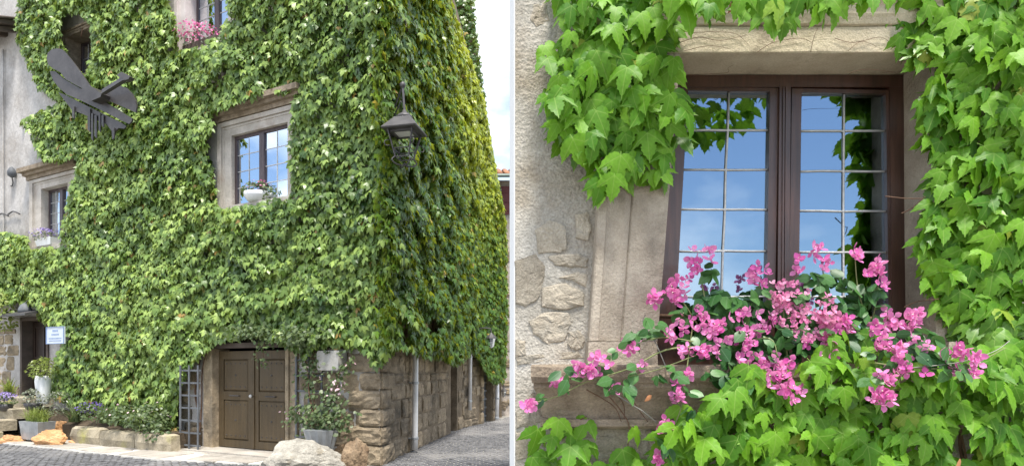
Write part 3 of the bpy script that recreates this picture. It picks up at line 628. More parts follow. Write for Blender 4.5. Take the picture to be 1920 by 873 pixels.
def ivy_points(F, x0, x1, z0, z1, dens, poly, holes, thick, seed, back=0.24):
    n = int((x1-x0)*(z1-z0)*dens); x = RNG.uniform(x0, x1, n); z = RNG.uniform(z0, z1, n)
    def hf(x, z):
        tier = 1-np.mod(z/.8+3.2*fbm(x*.75+40, z*.4+40, seed+9), 1.0)         # growth hangs in uneven tiers, thickest at the lower edge
        return thick[0]+(thick[1]-thick[0])*(.40*fbm(x*.5+30, z*.45+30, seed)+.38*fbm(x*1.9+30, z*1.4+30, seed+4)+.22*tier)
    h = hf(x, z)
    out = h-np.abs(RNG.normal(0, back*.6, n)); out = np.maximum(out, .02)
    P = to_world(F, x, -out, z); q = proj(P); ok = inside(poly, q)
    for hh in holes: ok &= ~inside(hh, q)
    e = .06; gx = np.clip((hf(x+e, z)-hf(x-e, z))/(2*e), -1, 1); gz = np.clip((hf(x, z+e)-hf(x, z-e))/(2*e), -.9, .5)
    M = np.array(F)[:3, :3]; nl = np.stack([gx*-.8, -np.ones(n), -gz*.45], 1); nw_ = nl @ M.T
    return P[ok], nw_[ok], (h-out)[ok], x[ok], z[ok]
def grow_ivy(root, sets, mat_mass, mat_leaf, label_leaf, n_parts=300, size=(0.082, 0.132), tintfun=None, tilt=(22, 15)):
    P = np.concatenate([s[0] for s in sets]); O = np.concatenate([s[1] for s in sets]); D = np.concatenate([s[2] for s in sets])
    n = len(P); S = RNG.uniform(size[0], size[1], n)*RNG.choice([1, .72], n, p=[.75, .25]); Rm = leaf_frames(n, O, tilt[0], tilt[1], 16, 19)
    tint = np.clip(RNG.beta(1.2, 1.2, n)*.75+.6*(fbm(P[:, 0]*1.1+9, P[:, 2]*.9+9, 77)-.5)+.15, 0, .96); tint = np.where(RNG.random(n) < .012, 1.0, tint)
    if tintfun is not None: tint = np.where(tint >= 1, 1, np.clip(tintfun(P, tint), 0, .96))
    q = proj(P); vis = (q[:, 0] > 0) & (q[:, 0] < 955) & (q[:, 1] > 0) & (q[:, 1] < 873)
    score = S/P[:, 1]*np.where(vis & (D < .03), 1, 0)*RNG.uniform(.75, 1.0, n); pick = np.argsort(-score)[:n_parts]; rest = np.ones(n, bool); rest[pick] = False
    me = mass_mesh('foliage', P[rest], Rm[rest], S[rest], tint[rest], FAR_V, FAR_F, mat_mass, droop=.3, side=.10, puff=.03)
    tag(link('foliage', me, None, root), kind='stuff')
    lm = [leaf_mesh('leaf', NEAR_V, NEAR_F, mat_leaf, droop=d_, side=.12, puff=.045, twist=t_) for d_, t_ in ((.3, 0), (.2, .2), (.4, -.2))]
    for i in pick: link('leaf', lm[int(RNG.integers(0, 3))], mat4(P[i], Rm[i], S[i]), root)
    return P
front_ivy = thing('climbing_ivy', 'dense light green ivy covering the front of the corner house around its windows', 'ivy', FR @ T(-6, -.2, 0))
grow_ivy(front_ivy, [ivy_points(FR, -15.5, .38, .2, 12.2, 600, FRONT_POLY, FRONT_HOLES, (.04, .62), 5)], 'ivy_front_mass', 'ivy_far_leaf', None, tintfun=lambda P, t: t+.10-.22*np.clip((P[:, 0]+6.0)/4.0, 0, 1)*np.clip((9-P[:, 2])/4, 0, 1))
lane_ivy = thing('climbing_ivy', 'glossy green ivy covering the lane side of the corner house, sunlit yellow put into its leaf colour higher up', 'ivy', LN @ T(3, -.2, 2))
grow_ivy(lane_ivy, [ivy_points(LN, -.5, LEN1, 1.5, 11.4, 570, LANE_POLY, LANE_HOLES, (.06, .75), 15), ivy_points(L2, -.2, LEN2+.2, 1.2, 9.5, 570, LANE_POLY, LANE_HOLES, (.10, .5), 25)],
         'ivy_lane_mass', 'ivy_far_leaf', None, tintfun=lambda P, t: t*.55+np.clip((P[:, 2]-2.5)/7, 0, 1)*.72*(.3+.7*np.clip((P[:, 1]-11.5)/4.5, 0, 1)))  # sun glow high up and lane shade lower down painted into the leaf tint
tower_ivy = thing('climbing_ivy', 'green ivy with shade put into its leaf colour over the taller building behind the corner house', 'ivy', BF @ T(0, -.2, 2))
grow_ivy(tower_ivy, [ivy_points(BF, -2.5, 1.0, 1.2, 15.5, 330, TOWER_POLY, [], (.05, .3), 35)], 'ivy_lane_mass', 'ivy_far_leaf', None, n_parts=120, tintfun=lambda P, t: t*.5)  # tint lowered: the shade on this block is painted into its leaves
# bare stems of the ivy
def stems(root, F, paths, mat='vine_bark'):
    for pts, r in paths:
        MB().tube(spline([(hit(F, a, b, .05)[0], -.05, hit(F, a, b, .05)[1]) for a, b in pts], 5), r, 6, r*.5).build('stem', mat, F, root, True)
stems(front_ivy, FR, [([(368,836),(372,780),(366,730),(374,660),(360,560),(300,450)], .022), ([(372,836),(378,760),(380,690),(396,640),(430,560)], .016), ([(690,660),(700,600),(690,500),(705,400)], .018), ([(152,70),(160,30),(166,0)], .015), ([(700,690),(708,660),(716,600),(712,520)], .012)])
stems(lane_ivy, LN, [([(760,660),(762,600),(770,520),(765,400)], .03), ([(812,668),(812,600),(808,520),(815,420)], .02)])

# ================================================================== the near house on the right: front wall, window, sill
ND = 3.0
def nx(px, out=0.0): return (px-PX0)*(ND-out)/FOC
def nz(py, out=0.0): return EYE+(PY0-py)*(ND-out)/FOC
def np_(px, py, out=0.0): return (nx(px, out), -out, nz(py, out))
near = thing('near_house', 'rough plastered house wall beside the camera with bare rubble stones around one window', 'house', frame(.16, 3.0, 0))
XE, TK = nx(964), 0.43
OX0, OX1, OZ0, OZ1 = nx(1225), nx(1752), nz(700), nz(104)
def near_front():
    s = .05; xs = sorted(set([XE]+[XE+i*s for i in range(1, 66)]+[OX0, OX1])); zs = sorted(set([i*s for i in range(0, 76)]+[OZ0, OZ1]))
    X, Z = np.meshgrid(np.array(xs), np.array(zs)); Y = (fbm(X*3.1+5, Z*3.1+5, 3)-.5)*.035+(fbm(X*9+5, Z*9+5, 8)-.5)*.012
    q = np.stack([PX0+X*400, PY0-(Z-EYE)*400], -1)
    fade = np.clip((X-XE)/.06, 0, 1); Y = Y*fade
    v = np.stack([X, Y, Z], -1).reshape(-1, 3).tolist(); f = []; w = len(xs)
    for j in range(len(zs)-1):
        for i in range(w-1):
            cx, cz = (xs[i]+xs[i+1])/2, (zs[j]+zs[j+1])/2
            if OX0 < cx < OX1 and OZ0 < cz < OZ1: continue
            a = j*w+i; f.append((a, a+1, a+w+1, a+w))
    me = bpy.data.meshes.new('wall'); me.from_pydata(v, [], f); me.polygons.foreach_set('use_smooth', [True]*len(f)); me.materials.append(MATS['plaster_near']); me.update()
    o = link('wall', me, NW, near); x1 = xs[-1]; z1 = zs[-1]
    m = MB()           # the rest of the wall beyond the part in view, and its back
    m.add([(x1, 0, 0), (9, 0, 0), (9, 0, 6), (x1, 0, 6)], [(0, 1, 2, 3)]); m.add([(XE, 0, z1), (x1, 0, z1), (x1, 0, 6), (XE, 0, 6)], [(0, 1, 2, 3)])
    m.add([(XE, 0, 6), (9, 0, 6), (9, TK, 6), (XE, TK, 6)], [(0, 1, 2, 3)])
    wall_with_holes(m, XE, 9, 0, 6, [(OX0, OX1, OZ0, OZ1)], TK); m.build('upper_wall', 'plaster_near', NW, near)
    m = MB(); m.add([(XE-.001, 0, 0), (XE-.001, TK, 0), (XE-.001, TK, 6), (XE-.001, 0, 6)], [(0, 1, 2, 3)]); m.add([(XE-.001, 0.001, 0), (XE+.004, -.002, 0), (XE+.004, -.002, 6), (XE-.001, .001, 6)], [(0, 1, 2, 3)])
    e = m.build('wall_end', 'divider_white', NW, near); e['label'] = 'narrow white strip added on the wall end as divider between the two views'  # white face added to stand for the divider between the two views
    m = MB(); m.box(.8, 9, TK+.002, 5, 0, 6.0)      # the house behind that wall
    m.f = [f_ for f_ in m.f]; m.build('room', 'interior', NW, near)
    m = MB(); m.loft([[(.5, -.35, 6.0), (9.3, -.35, 6.0), (9.3, 5.4, 6.0), (.5, 5.4, 6.0)], [(.5, 1.0, 6.6), (9.3, 1.0, 6.6), (9.3, 3.8, 7.6), (.5, 3.8, 7.6)]]); m.build('roof', 'roof_tile', NW, near)
near_front()
def rubble(poly, seed, mat='rubble_stone', rise=.03):
    """one rubble stone traced as an outline in the wall plane, worn towards its edges"""
    rg = random.Random(seed); P = [(nx(a), nz(b)) for a, b in poly]; n = len(P); Q = []
    for i in range(n):
        a, b = P[i], P[(i+1) % n]
        for t in (0, .33, .67): Q.append((a[0]+(b[0]-a[0])*t+rg.uniform(-.004, .004), a[1]+(b[1]-a[1])*t+rg.uniform(-.004, .004)))
    c = (sum(p[0] for p in Q)/len(Q), sum(p[1] for p in Q)/len(Q)); S = lambda k, y: [(c[0]+(p[0]-c[0])*k, y+rg.uniform(-.003, .003), c[1]+(p[1]-c[1])*k) for p in Q]
    m = MB(); m.loft([S(1.02, .03), S(1.0, -rise*.5), S(.93, -rise*.9), S(.72, -rise*1.12), S(.35, -rise*1.15)]); return m.build('stone', mat, NW, near, False)
for i, (poly, r_) in enumerate([
    ([(1003,432),(1030,412),(1060,425),(1062,465),(1050,472),(1010,475)], .022), ([(1028,480),(1085,475),(1102,485),(1100,502),(1070,500),(1040,498)], .034),
    ([(1016,538),(1060,530),(1096,548),(1094,572),(1060,580),(1015,575)], .04), ([(966,490),(1005,476),(1022,500),(1018,530),(1008,562),(985,575),(966,570)], .028),
    ([(992,602),(1020,584),(1066,586),(1070,605),(1058,640),(1030,645),(1000,625)], .03), 
    ([(1066,622),(1085,617),(1096,632),(1094,652),(1075,658),(1064,645)], .036), ([(967,636),(985,640),(986,664),(967,670)], .022), ([(1048,520),(1085,509),(1100,515),(1098,538),(1070,525)], .03),
    ([(1078,402),(1100,396),(1109,420),(1104,450),(1080,445)], .022), ([(968,668),(1085,657),(1094,670),(1000,680),(970,684)], .024), 
      
    ([(967,770),(1000,735),(1040,740),(1042,790),(1000,800),(968,800)], .03), ([(1045,810),(1130,800),(1200,806),(1204,840),(1120,850),(1050,845)], .03), ([(1210,805),(1300,800),(1310,840),(1215,846)], .026),
    ([(1000,10),(1022,4),(1030,40),(1006,52),(992,36)], .015), ([(1100,858),(1190,856),(1200,900),(1100,905)], .03), ([(968,812),(1035,808),(1040,850),(968,860)], .03)]):
    rubble(poly, 40+i, rise=r_*.34)

# carved stone surround of the window
def column(pts_top, pts_bot, zt, zb):
    return [[(p[0], p[1], zb) for p in pts_bot], [(p[0], p[1], zt) for p in pts_top]]
def arch_profile(px_in, px_out, flip=1):
    """moulded profile from the opening edge outwards; x from pixels in the wall plane, y out of the wall"""
    a, b = nx(px_in), nx(px_out); t = lambda k: a+(b-a)*k
    return [(a, .21), (a, -.028), (t(.06), -.034), (t(.50), -.034), (t(.52), -.026), (t(.54), -.038), (t(.62), -.050), (t(.72), -.046), (t(.80), -.052), (t(.86), -.064), (t(.88), -.078), (t(.98), -.080), (b, -.07), (b, .02)]
def surround(in_t, out_t, in_b, out_b, zt, zb):
    A, B = arch_profile(in_t, out_t), arch_profile(in_b, out_b); n = 7; rings = []
    for k in range(n):
        t = k/(n-1); z = zb+(zt-zb)*t
        rings.append([(b[0]+(a[0]-b[0])*t+random.uniform(-.0015, .0015), b[1]+(a[1]-b[1])*t+random.uniform(-.0015, .0015), z) for a, b in zip(A, B)])
    return MB().loft(rings)
win = surround(1272, 1136, 1229, 1100, nz(107), nz(640)).build('window', 'carved_stone', NW, near); win['label'] = 'wooden window of two leaded sashes in a carved stone surround'
m = surround(1743, 1870, 1748, 1880, nz(107), nz(640)); m.build('jamb', 'carved_stone', NW, win)
def plinth(px0, px1, out):
    m = MB(); a, b = nx(px0), nx(px1); m.loft([[(a, -out, nz(690)), (b, -out, nz(690)), (b, .2, nz(690)), (a, .2, nz(690))], [(a+.004, -out, nz(641.5)), (b-.004, -out, nz(641.5)), (b-.004, .2, nz(641.5)), (a+.004, .2, nz(641.5))]]); m.build('plinth_block', 'carved_stone', NW, win)
plinth(1096, 1224, .088); plinth(1752, 1886, .088)
m = MB(); prof = [(.21, nz(105)), (-.03, nz(106)), (-.036, nz(104)), (-.036, nz(58)), (-.028, nz(56)), (-.045, nz(54)), (-.055, nz(44)), (-.060, nz(38)), (-.060, nz(22)), (-.08, nz(14)), (-.09, nz(10)), (-.09, nz(-12)), (.02, nz(-14))]
n = 16; m.loft([[(nx(1112)+(nx(1888)-nx(1112))*k/n, p[0]+random.uniform(-.002, .002), p[1]+random.uniform(-.002, .002)) for p in prof] for k in range(n+1)])
m.build('lintel', 'lintel_stone', NW, win)
# moulded stone sill
so = .19; prof = [(.21, nz(683, so)), (-so+.012, nz(683, so)), (-so, nz(687, so)), (-so-.004, nz(706, so)), (-so+.012, nz(716, so)), (-so+.028, nz(719, so)), (-so+.028, nz(726, so)), (-.135, nz(738, .13)), (-.105, nz(752, .1)), (-.082, nz(768, .08)), (-.072, nz(779, .07)), (-.072, nz(783, .07)), (-.098, nz(786, .1)), (-.098, nz(798, .1)), (-.06, nz(803, .06)), (.02, nz(804, .06))]
m = MB(); n = 22; xa, xb = nx(995, so), nx(1960, so); rings = []
for k in range(n+1):
    t = k/n
    cut = .0 if k else .0
    rings.append([(xa+(xb-xa)*t+(max(0, (.19+p[0]))*.9 if k == 0 else 0)*.6, p[0]+random.uniform(-.003, .003), p[1]+random.uniform(-.003, .003)) for p in prof])
m.loft(rings); m.build('sill', 'sill_stone', NW, win)
# oak frame, two sashes, leaded panes
FD = -.20                               # the frame stands 20 cm behind the wall face
def wq(px, py, y): d = ND+y; return ((px-PX0)*d/FOC, y, EYE+(PY0-py)*d/FOC)
def bar4(q, y0, y1, name, mat, parent):
    """a straight member from its four front corners (pixels), pushed from y0 back to y1"""
    f = [wq(a, b, y0) for a, b in q]; return MB().loft([f, [(p[0], y1, p[2]) for p in f]]).build(name, mat, NW, parent)
FT, FB = 141, 672
bar4([(1252,FT),(1700,FT),(1700,163),(1252,163)], .185, .26, 'frame_head', 'wood_near', win)
bar4([(1252,163),(1282,163),(1252,FB),(1222,FB)], .186, .26, 'frame_post', 'wood_near', win)
bar4([(1668,163),(1700,163),(1708,FB),(1674,FB)], .186, .26, 'frame_post', 'wood_near', win)
bar4([(1222,FB-22),(1708,FB-22),(1708,712),(1222,712)], .187, .26, 'frame_foot', 'wood_near', win)
bar4([(1462,163),(1483,163),(1479,FB-22),(1457,FB-22)], .178, .25, 'mullion', 'wood_near', win)
for sx in (1468.5, 1473.5): bar4([(sx,163),(sx+3,163),(sx,FB-22),(sx-3,FB-22)], .172, .18, 'bead', 'wood_near', win)
def sash(TL, TR, BR, BL, wl, wr, rows, colx, ys):
    """sash with stiles, panes set in lead; corners of the glass in pixels"""
    sd_ = bar4([(TL[0]-wl, TL[1]-7), (TL[0], TL[1]-7), (BL[0], BL[1]+14), (BL[0]-wl, BL[1]+14)], .192, .235, 'sash_stile', 'wood_near', win)
    bar4([(TR[0], TR[1]-7), (TR[0]+wr, TR[1]-7), (BR[0]+wr, BR[1]+14), (BR[0], BR[1]+14)], .192, .235, 'sash_stile', 'wood_near', win)
    bar4([(TL[0], TL[1]-7), (TR[0], TR[1]-7), (TR[0], TR[1]), (TL[0], TL[1])], .193, .235, 'sash_rail', 'wood_near', win)
    bar4([(BL[0], BL[1]), (BR[0], BR[1]), (BR[0], BR[1]+14), (BL[0], BL[1]+14)], .193, .235, 'sash_rail', 'wood_near', win)
    def at(s, y):
        t = (y-TL[1])/(BL[1]-TL[1]); l = TL[0]+(BL[0]-TL[0])*t; r = TR[0]+(BR[0]-TR[0])*t; return (l+(r-l)*s, y)
    G = .215; lead = MB()
    for j in range(len(ys)-1):
        for i in range(2):
            q = [at(.5*i, ys[j]), at(.5*i+.5, ys[j]), at(.5*i+.5, ys[j+1]), at(.5*i, ys[j+1])]; P = [Vector(wq(a, b, G)) for a, b in q]; c = sum(P, Vector())/4
            rx, rz = random.uniform(-.009, .009), random.uniform(-.009, .009); loc = []
            for p in P: d = p-c; loc.append((d.x, 0.0, d.z))
            me = MB().loft([[(p[0], -.0015, p[2]) for p in loc], [(p[0], .0015, p[2]) for p in loc]]).mesh('pane', 'glass_near'); fix_normals(me)
            link('pane', me, NW @ T(*c) @ Euler((rx, 0, rz)).to_matrix().to_4x4(), win)
    vp = [wq(*at(.5+random.uniform(-.008, .008), y), G-.006) for y in ys]; lead.tube(vp, .0055, 6)
    for y in ys[:-1]:
        hp = [wq(*at(s, y+random.uniform(-1, 1)), G-.005) for s in (0, .25, .5, .75, 1)]; lead.tube(hp, .0055, 6)
    for y in ys[1:-1]:
        c = Vector(wq(*at(.5, y), G-.008)); lead.add([c+Vector(d)*.010 for d in ((1,0,0),(0,0,1),(-1,0,0),(0,0,-1),(0,-.7,0))], [(0,1,4),(1,2,4),(2,3,4),(3,0,4)])
    lead.build('lead_came', 'lead', NW, win, True)
sash((1290,170), (1444,172), (1436,642), (1264,640), 10, 16, 6, 0, [170,244,318,393,471,556,641])
sash((1503,173), (1661,176), (1667,642), (1496,640), 18, 8, 6, 0, [174,246,321,396,473,556,641])
# iron bar across the foot of the window
MB().tube([np_(1228, 592, -.12), np_(1290, 593, -.12), np_(1480, 596, -.12), np_(1745, 598, -.12)], .011, 8).build('iron_bar', 'vine_bark', NW, win, True)
# dark reveal under the lintel and above the frame
m = MB(); a = wq(1230, 104, .2); b = wq(1745, 143, .27); m.box(a[0], b[0], .262, .29, wq(1300, 145, .26)[2], OZ1+.02); m.build('head_board', 'roof_wood', NW, win)

# ------------------------------------------------------------------ near vines, leaf by leaf
NLEAF = [leaf_mesh('leaf', NEAR_V, NEAR_F, 'ivy_leaf', droop=d_, side=s_, puff=.05, twist=t_) for d_, s_, t_ in ((.30, .16, 0), (.22, .28, .15), (.42, .12, -.15), (.34, .22, .3), (.15, .1, -.25))]
def near_vine(root, poly, spacing, size, thick, seed, limit=300, holes=(), mass=1.0, front=0.0, taper=None, tilt=12):
    """leaves overlapping like shingles over an area of the wall"""
    xs = [p[0] for p in poly]; ys = [p[1] for p in poly]; st = spacing*400; pts = []
    j = 0; y = min(ys)-20
    while y < max(ys):
        x = min(xs)-20+(st/2 if j % 2 else 0)
        while x < max(xs): pts.append((x+RNG.normal(0, st*.26), y+RNG.normal(0, st*.22))); x += st
        y += st*.82; j += 1
    q = np.array(pts); ok = inside(poly, q)
    for h in holes: ok &= ~inside(h, q)
    q = q[ok]; n = len(q); o = thick[0]+(thick[1]-thick[0])*(.45*fbm(q[:, 0]/95, q[:, 1]/95, seed)+.55*np.mod(q[:, 1]/118+1.6*fbm(q[:, 0]/150, q[:, 1]/220, seed+5), 1.0))+RNG.normal(0, .02, n)
    if taper: o *= .3+.7*np.clip((q[:, 0]-taper[0])/(taper[1]-taper[0]), 0, 1)
    o = np.maximum(o, .05)+front
    P = np.stack([(q[:, 0]-PX0)*(ND-o)/FOC, ND-o, EYE+(PY0-q[:, 1])*(ND-o)/FOC], 1)
    g = np.stack([-(fbm((q[:, 0]+6)/95, q[:, 1]/95, seed)-fbm((q[:, 0]-6)/95, q[:, 1]/95, seed))*7*(thick[1]-thick[0])*3, -np.ones(n), np.zeros(n)], 1)
    S = RNG.uniform(size[0], size[1], n)*RNG.choice([1, .7], n, p=[.78, .22]); Rm = leaf_frames(n, g, tilt, 14, 19, 18)
    P = P-Rm[:, :, 1]*S[:, None]*-.45                        # the traced point is the middle of the blade, the stalk sits above it
    vis = (q[:, 0] < 1990) & (q[:, 1] < 930) & (q[:, 1] > -70)
    order = np.argsort(~vis, kind='stable'); take = order[:limit]; rest = order[limit:]
    for i in take: link('leaf', NLEAF[int(RNG.integers(0, 5))], mat4(P[i], Rm[i], S[i]), root)
    # smaller shaded leaves deeper in, against the wall
    m = int(n*mass); k = RNG.integers(0, n, m); q2 = q[k]+RNG.normal(0, st*.4, (m, 2)); ins = inside(poly, q2)
    for h in holes: ins &= ~inside(h, q2)
    k = k[ins]; q2 = q2[ins]; m = len(q2); o2 = np.maximum(RNG.uniform(.15, .75, m)*(o[k]-front), .025)+front*.5
    P2 = np.stack([(q2[:, 0]-PX0)*(ND-o2)/FOC, ND-o2, EYE+(PY0-q2[:, 1])*(ND-o2)/FOC], 1); S2 = RNG.uniform(size[0]*.7, size[1]*.9, m)
    R2 = leaf_frames(m, np.tile([[0, -1.0, 0]], (m, 1)), 25, 20, 30, 22)
    if len(rest): P2 = np.concatenate([P2, P[rest]]); S2 = np.concatenate([S2, S[rest]]); R2 = np.concatenate([R2, Rm[rest]])
    me = mass_mesh('inner_foliage', P2, R2, S2, RNG.random(len(P2))*.8, NEAR_V, NEAR_F, 'ivy_mass_near', uvs=True, droop=.3, side=.3, puff=.04)
    tag(link('inner_foliage', me, None, root), kind='stuff')
vl = thing('climbing_vine', 'bright green vine hanging over the rough plaster left of the near window', 'vine', NW @ T(nx(1150), -.1, nz(350)))
near_vine(vl, [(1045,-60),(1040,60),(1028,115),(1020,170),(1030,205),(1036,250),(1052,285),(1070,318),(1105,338),(1135,372),(1160,352),(1190,310),(1222,345),(1245,352),(1262,322),(1275,265),(1300,225),(1296,190),(1272,160),(1268,130),(1272,60),(1250,-60)], .066, (.080, .116), (.06, .24), 61)
vt = thing('climbing_vine', 'bright green vine fringe hanging down over the near window lintel', 'vine', NW @ T(nx(1480), -.1, nz(10)))
near_vine(vt, [(1240,-70),(1262,12),(1300,30),(1340,16),(1372,28),(1400,36),(1422,22),(1440,45),(1465,62),(1485,40),(1502,20),(1520,32),(1545,18),(1575,26),(1610,8),(1640,14),(1680,-10),(1690,-70)], .07, (.078, .11), (.10, .22), 62, front=.34)
vr = thing('climbing_vine', 'bright green vine thickly covering the wall right of the near window', 'vine', NW @ T(nx(1830), -.1, nz(300)))
near_vine(vr, [(1650,-70),(1655,10),(1688,40),(1680,85),(1700,112),(1740,122),(1752,130),(1730,175),(1722,200),(1752,215),(1726,240),(1718,258),(1745,280),(1756,315),(1742,340),(1752,370),(1728,398),(1735,425),(1720,450),(1700,478),(1748,470),(1752,500),(1748,535),(1765,560),(1765,600),(1790,640),(1830,650),(1990,640),(1990,-70)], .067, (.080, .118), (.08, .28), 63, taper=(1715, 1960))
vb = thing('climbing_vine', 'bright green vine spreading over the wall below the near window sill', 'vine', NW @ T(nx(1500), -.1, nz(820)))
near_vine(vb, [(1560,640),(1600,620),(1640,650),(1700,660),(1790,640),(1830,655),(1990,645),(1990,940),(1300,940),(1285,880),(1240,860),(1225,845),(1260,790),(1300,770),(1330,770),(1345,745),(1372,735),(1392,700),(1450,700),(1500,690),(1540,660)], .065, (.074, .112), (.14, .34), 64, tilt=26, holes=[[(1775,860),(1800,770),(1830,800),(1820,880)]])
vs_ = thing('climbing_vine', 'few light green vine leaves in the lower corner under the sill end', 'vine', NW @ T(nx(1060), -.1, nz(820)))
near_vine(vs_, [(1004,800),(1020,798),(1080,800),(1098,795),(1100,830),(1110,860),(1230,862),(1240,930),(1004,930)], .08, (.085, .115), (.08, .16), 65, mass=.4, tilt=24)
vq = thing('climbing_vine', 'small sprig of vine leaves under the middle of the moulded sill', 'vine', NW @ T(nx(1180), -.1, nz(800)))
near_vine(vq, [(1140,800),(1165,785),(1210,785),(1225,800),(1205,820),(1190,850),(1165,840)], .09, (.10, .13), (.1, .15), 66, mass=.3)
def near_stems(root, paths, mat='vine_bark', out=.05, name='stem'):
    for pts, r in paths:
        MB().tube(spline([np_(p[0], p[1], p[2] if len(p) > 2 else out) for p in pts], 6), r, 6, r*.55).build(name, mat, NW, root, True)
near_stems(vl, [([(1180,-40),(1170,80),(1200,180),(1180,280),(1150,340)], .008), ([(1100,-40),(1110,90),(1090,200),(1110,300)], .006)])
near_stems(vt, [([(1275,80,.045),(1310,70,.045),(1350,76,.045),(1400,66,.045)], .0014), ([(1282,96,.045),(1330,86,.045),(1370,92,.045)], .0012), ([(1290,62,.045),(1340,60,.045),(1380,64,.045),(1404,84,.045)], .0012), ([(1420,98,.045),(1450,80,.045),(1500,72,.045),(1522,80,.045)], .0014), ([(1520,98,.045),(1526,70,.045),(1534,52,.045)], .0012), ([(1566,72,.045),(1600,80,.045),(1650,70,.045),(1672,84,.045)], .0014), ([(1590,96,.045),(1615,78,.045),(1645,88,.045)], .0012),
               ([(1285,140,.0),(1360,137,-.02),(1365,128,.0),(1375,122,.02)], .0012), ([(1590,140,.0),(1620,130,.02),(1680,136,.0)], .0012)], name='tendril')
near_stems(vr, [([(1830,-40),(1840,120),(1810,300),(1835,450),(1815,640)], .009), ([(1660,368,.0),(1700,372,.05),(1730,372,.08)], .003), ([(1690,400,.02),(1710,390,.05),(1735,368,.09)], .003), ([(1695,576,.0),(1720,565,.04),(1760,560,.1)], .003)])
near_stems(vb, [([(1810,880),(1800,820),(1820,760),(1810,660)], .009), ([(1816,880,.08),(1806,830,.08),(1798,790,.08)], .006), ([(1240,870,.1),(1300,840,.12),(1420,800,.14),(1600,760,.14)], .006), ([(1150,730,.14),(1170,760,.12),(1168,800,.08)], .003), ([(1180,740,.15),(1200,770,.13),(1215,790,.1)], .003)])
near_stems(vs_, [([(1004,850),(1020,822),(1060,800),(1100,780,.12)], .004)]); near_stems(vq, [([(1140,740,.16),(1165,770,.13),(1180,800,.1),(1175,850,.08)], .0035), ([(1100,730,.17),(1150,760,.14),(1165,790,.11)], .003)])
for k, (a, b, s, lab) in enumerate(((1800, 858, .06, 'curled dry brown leaf caught in the vine at the lower edge'), (1378, 2, .05, 'small dry brown leaf hanging in the vine above the lintel'), (1222, 740, .035, 'small orange dry leaf on the moulded sill'))):
    x_, y_, z_ = np_(a, b, .34 if k == 0 else .25); me = leaf_mesh('dry_leaf', OVAL_V, OVAL_F, 'dry_leaf', droop=.9, side=1.2, puff=.0)
    tag(link('dry_leaf', me, NW @ T(x_, y_, z_) @ Euler((R(70), R(25*k), R(30))).to_matrix().to_4x4() @ Matrix.Scale(s, 4)), lab, 'leaf')

# ------------------------------------------------------------------ flowering garlands on the near sill
def bract_mesh(mat, big):
    v = []; f = []; mi = []
    for k in range(3):
        a = 2*math.pi*k/3+.2; c, s = math.cos(a), math.sin(a)
        prof = [(0.02, 0, 0), (.42, .44, .12), (.42, 0, -.04), (.42, -.44, .12), (.80, .38, .26), (.80, 0, .15), (.80, -.38, .26), (1.08, 0, .34)]
        b = len(v); v += [(x*c-y*s, x*s+y*c, z+.25*x) for x, y, z in prof]
        fs = [(0, 2, 1), (0, 3, 2), (1, 2, 5, 4), (2, 3, 6, 5), (4, 5, 7), (5, 6, 7)]; f += [tuple(b+i for i in q) for q in fs]; mi += [0]*6
    b = len(v)
    for k in range(3):
        a = 2*math.pi*k/3+1.0; v += [(.10*math.cos(a), .10*math.sin(a), .42)]
    v += [(0, 0, .06), (0, 0, .50)]; f += [(b, b+1, b+4), (b+1, b+2, b+4), (b+2, b, b+4), (b, b+3, b+1), (b+1, b+3, b+2), (b+2, b+3, b)]; mi += [1]*6
    me = bpy.data.meshes.new('flower'); me.from_pydata(v, [], f); me.materials.append(MATS[mat]); me.materials.append(MATS['stamen'])
    me.polygons.foreach_set('material_index', mi); me.polygons.foreach_set('use_smooth', [True]*len(f)); me.update(); return me
BR, PB = bract_mesh('bract', True), bract_mesh('pale_bract', False)
GL = [leaf_mesh('leaf', OVAL_V, OVAL_F, 'garland_leaf', droop=d_, side=s_, puff=.02, twist=t_) for d_, s_, t_ in ((.25, .6, 0), (.5, .4, .2), (.1, .8, -.2))]
def facing(spread=.8):
    d = Vector((RNG.normal(0, spread), -1, RNG.normal(.25, spread))).normalized(); q = d.to_track_quat('Z', 'Y').to_matrix(); a = RNG.uniform(0, 6.28)
    return np.array(q @ Matrix.Rotation(a, 3, 'Z'))
def garland(label, stems_, blooms, leaves, W):
    g = thing('flower_garland', label, 'flowers', W)
    for pts, r in stems_: MB().tube(spline([np_(*p) for p in pts], 6), r, 6, r*.5).build('stem', 'green_stem', NW, g, True)
    for (a, b, o, rad, n, s, me) in blooms:
        rad *= 1.3
        for k in range(int(n*1.65+.5)):
            t = RNG.uniform(0, 6.28); u = math.sqrt(RNG.uniform(0, 1)) if n > 1 else 0
            p = np_(a+rad*u*math.cos(t), b+rad*u*math.sin(t), o+RNG.uniform(-.02, .03)); w = NW @ Vector(p)
            link('flower', me, mat4(w, facing(), s*RNG.uniform(.8, 1.15)), g)
    for (a, b, o, rad, n, s) in leaves:
        for k in range(int(n*1.9+.5)):
            w = NW @ Vector(np_(a+RNG.uniform(-rad, rad)*1.2, b+RNG.uniform(-rad, rad), o+RNG.uniform(-.02, .05)))
            rm = leaf_frames(1, np.array([[RNG.normal(0, .4), -1.0, .2]]), 25, 25, 75, 30)[0]; link('leaf', GL[int(RNG.integers(0, 3))], mat4(w, rm, s*RNG.uniform(.75, 1.2)), g)
    return g
Bs = .0265; Ps = .018
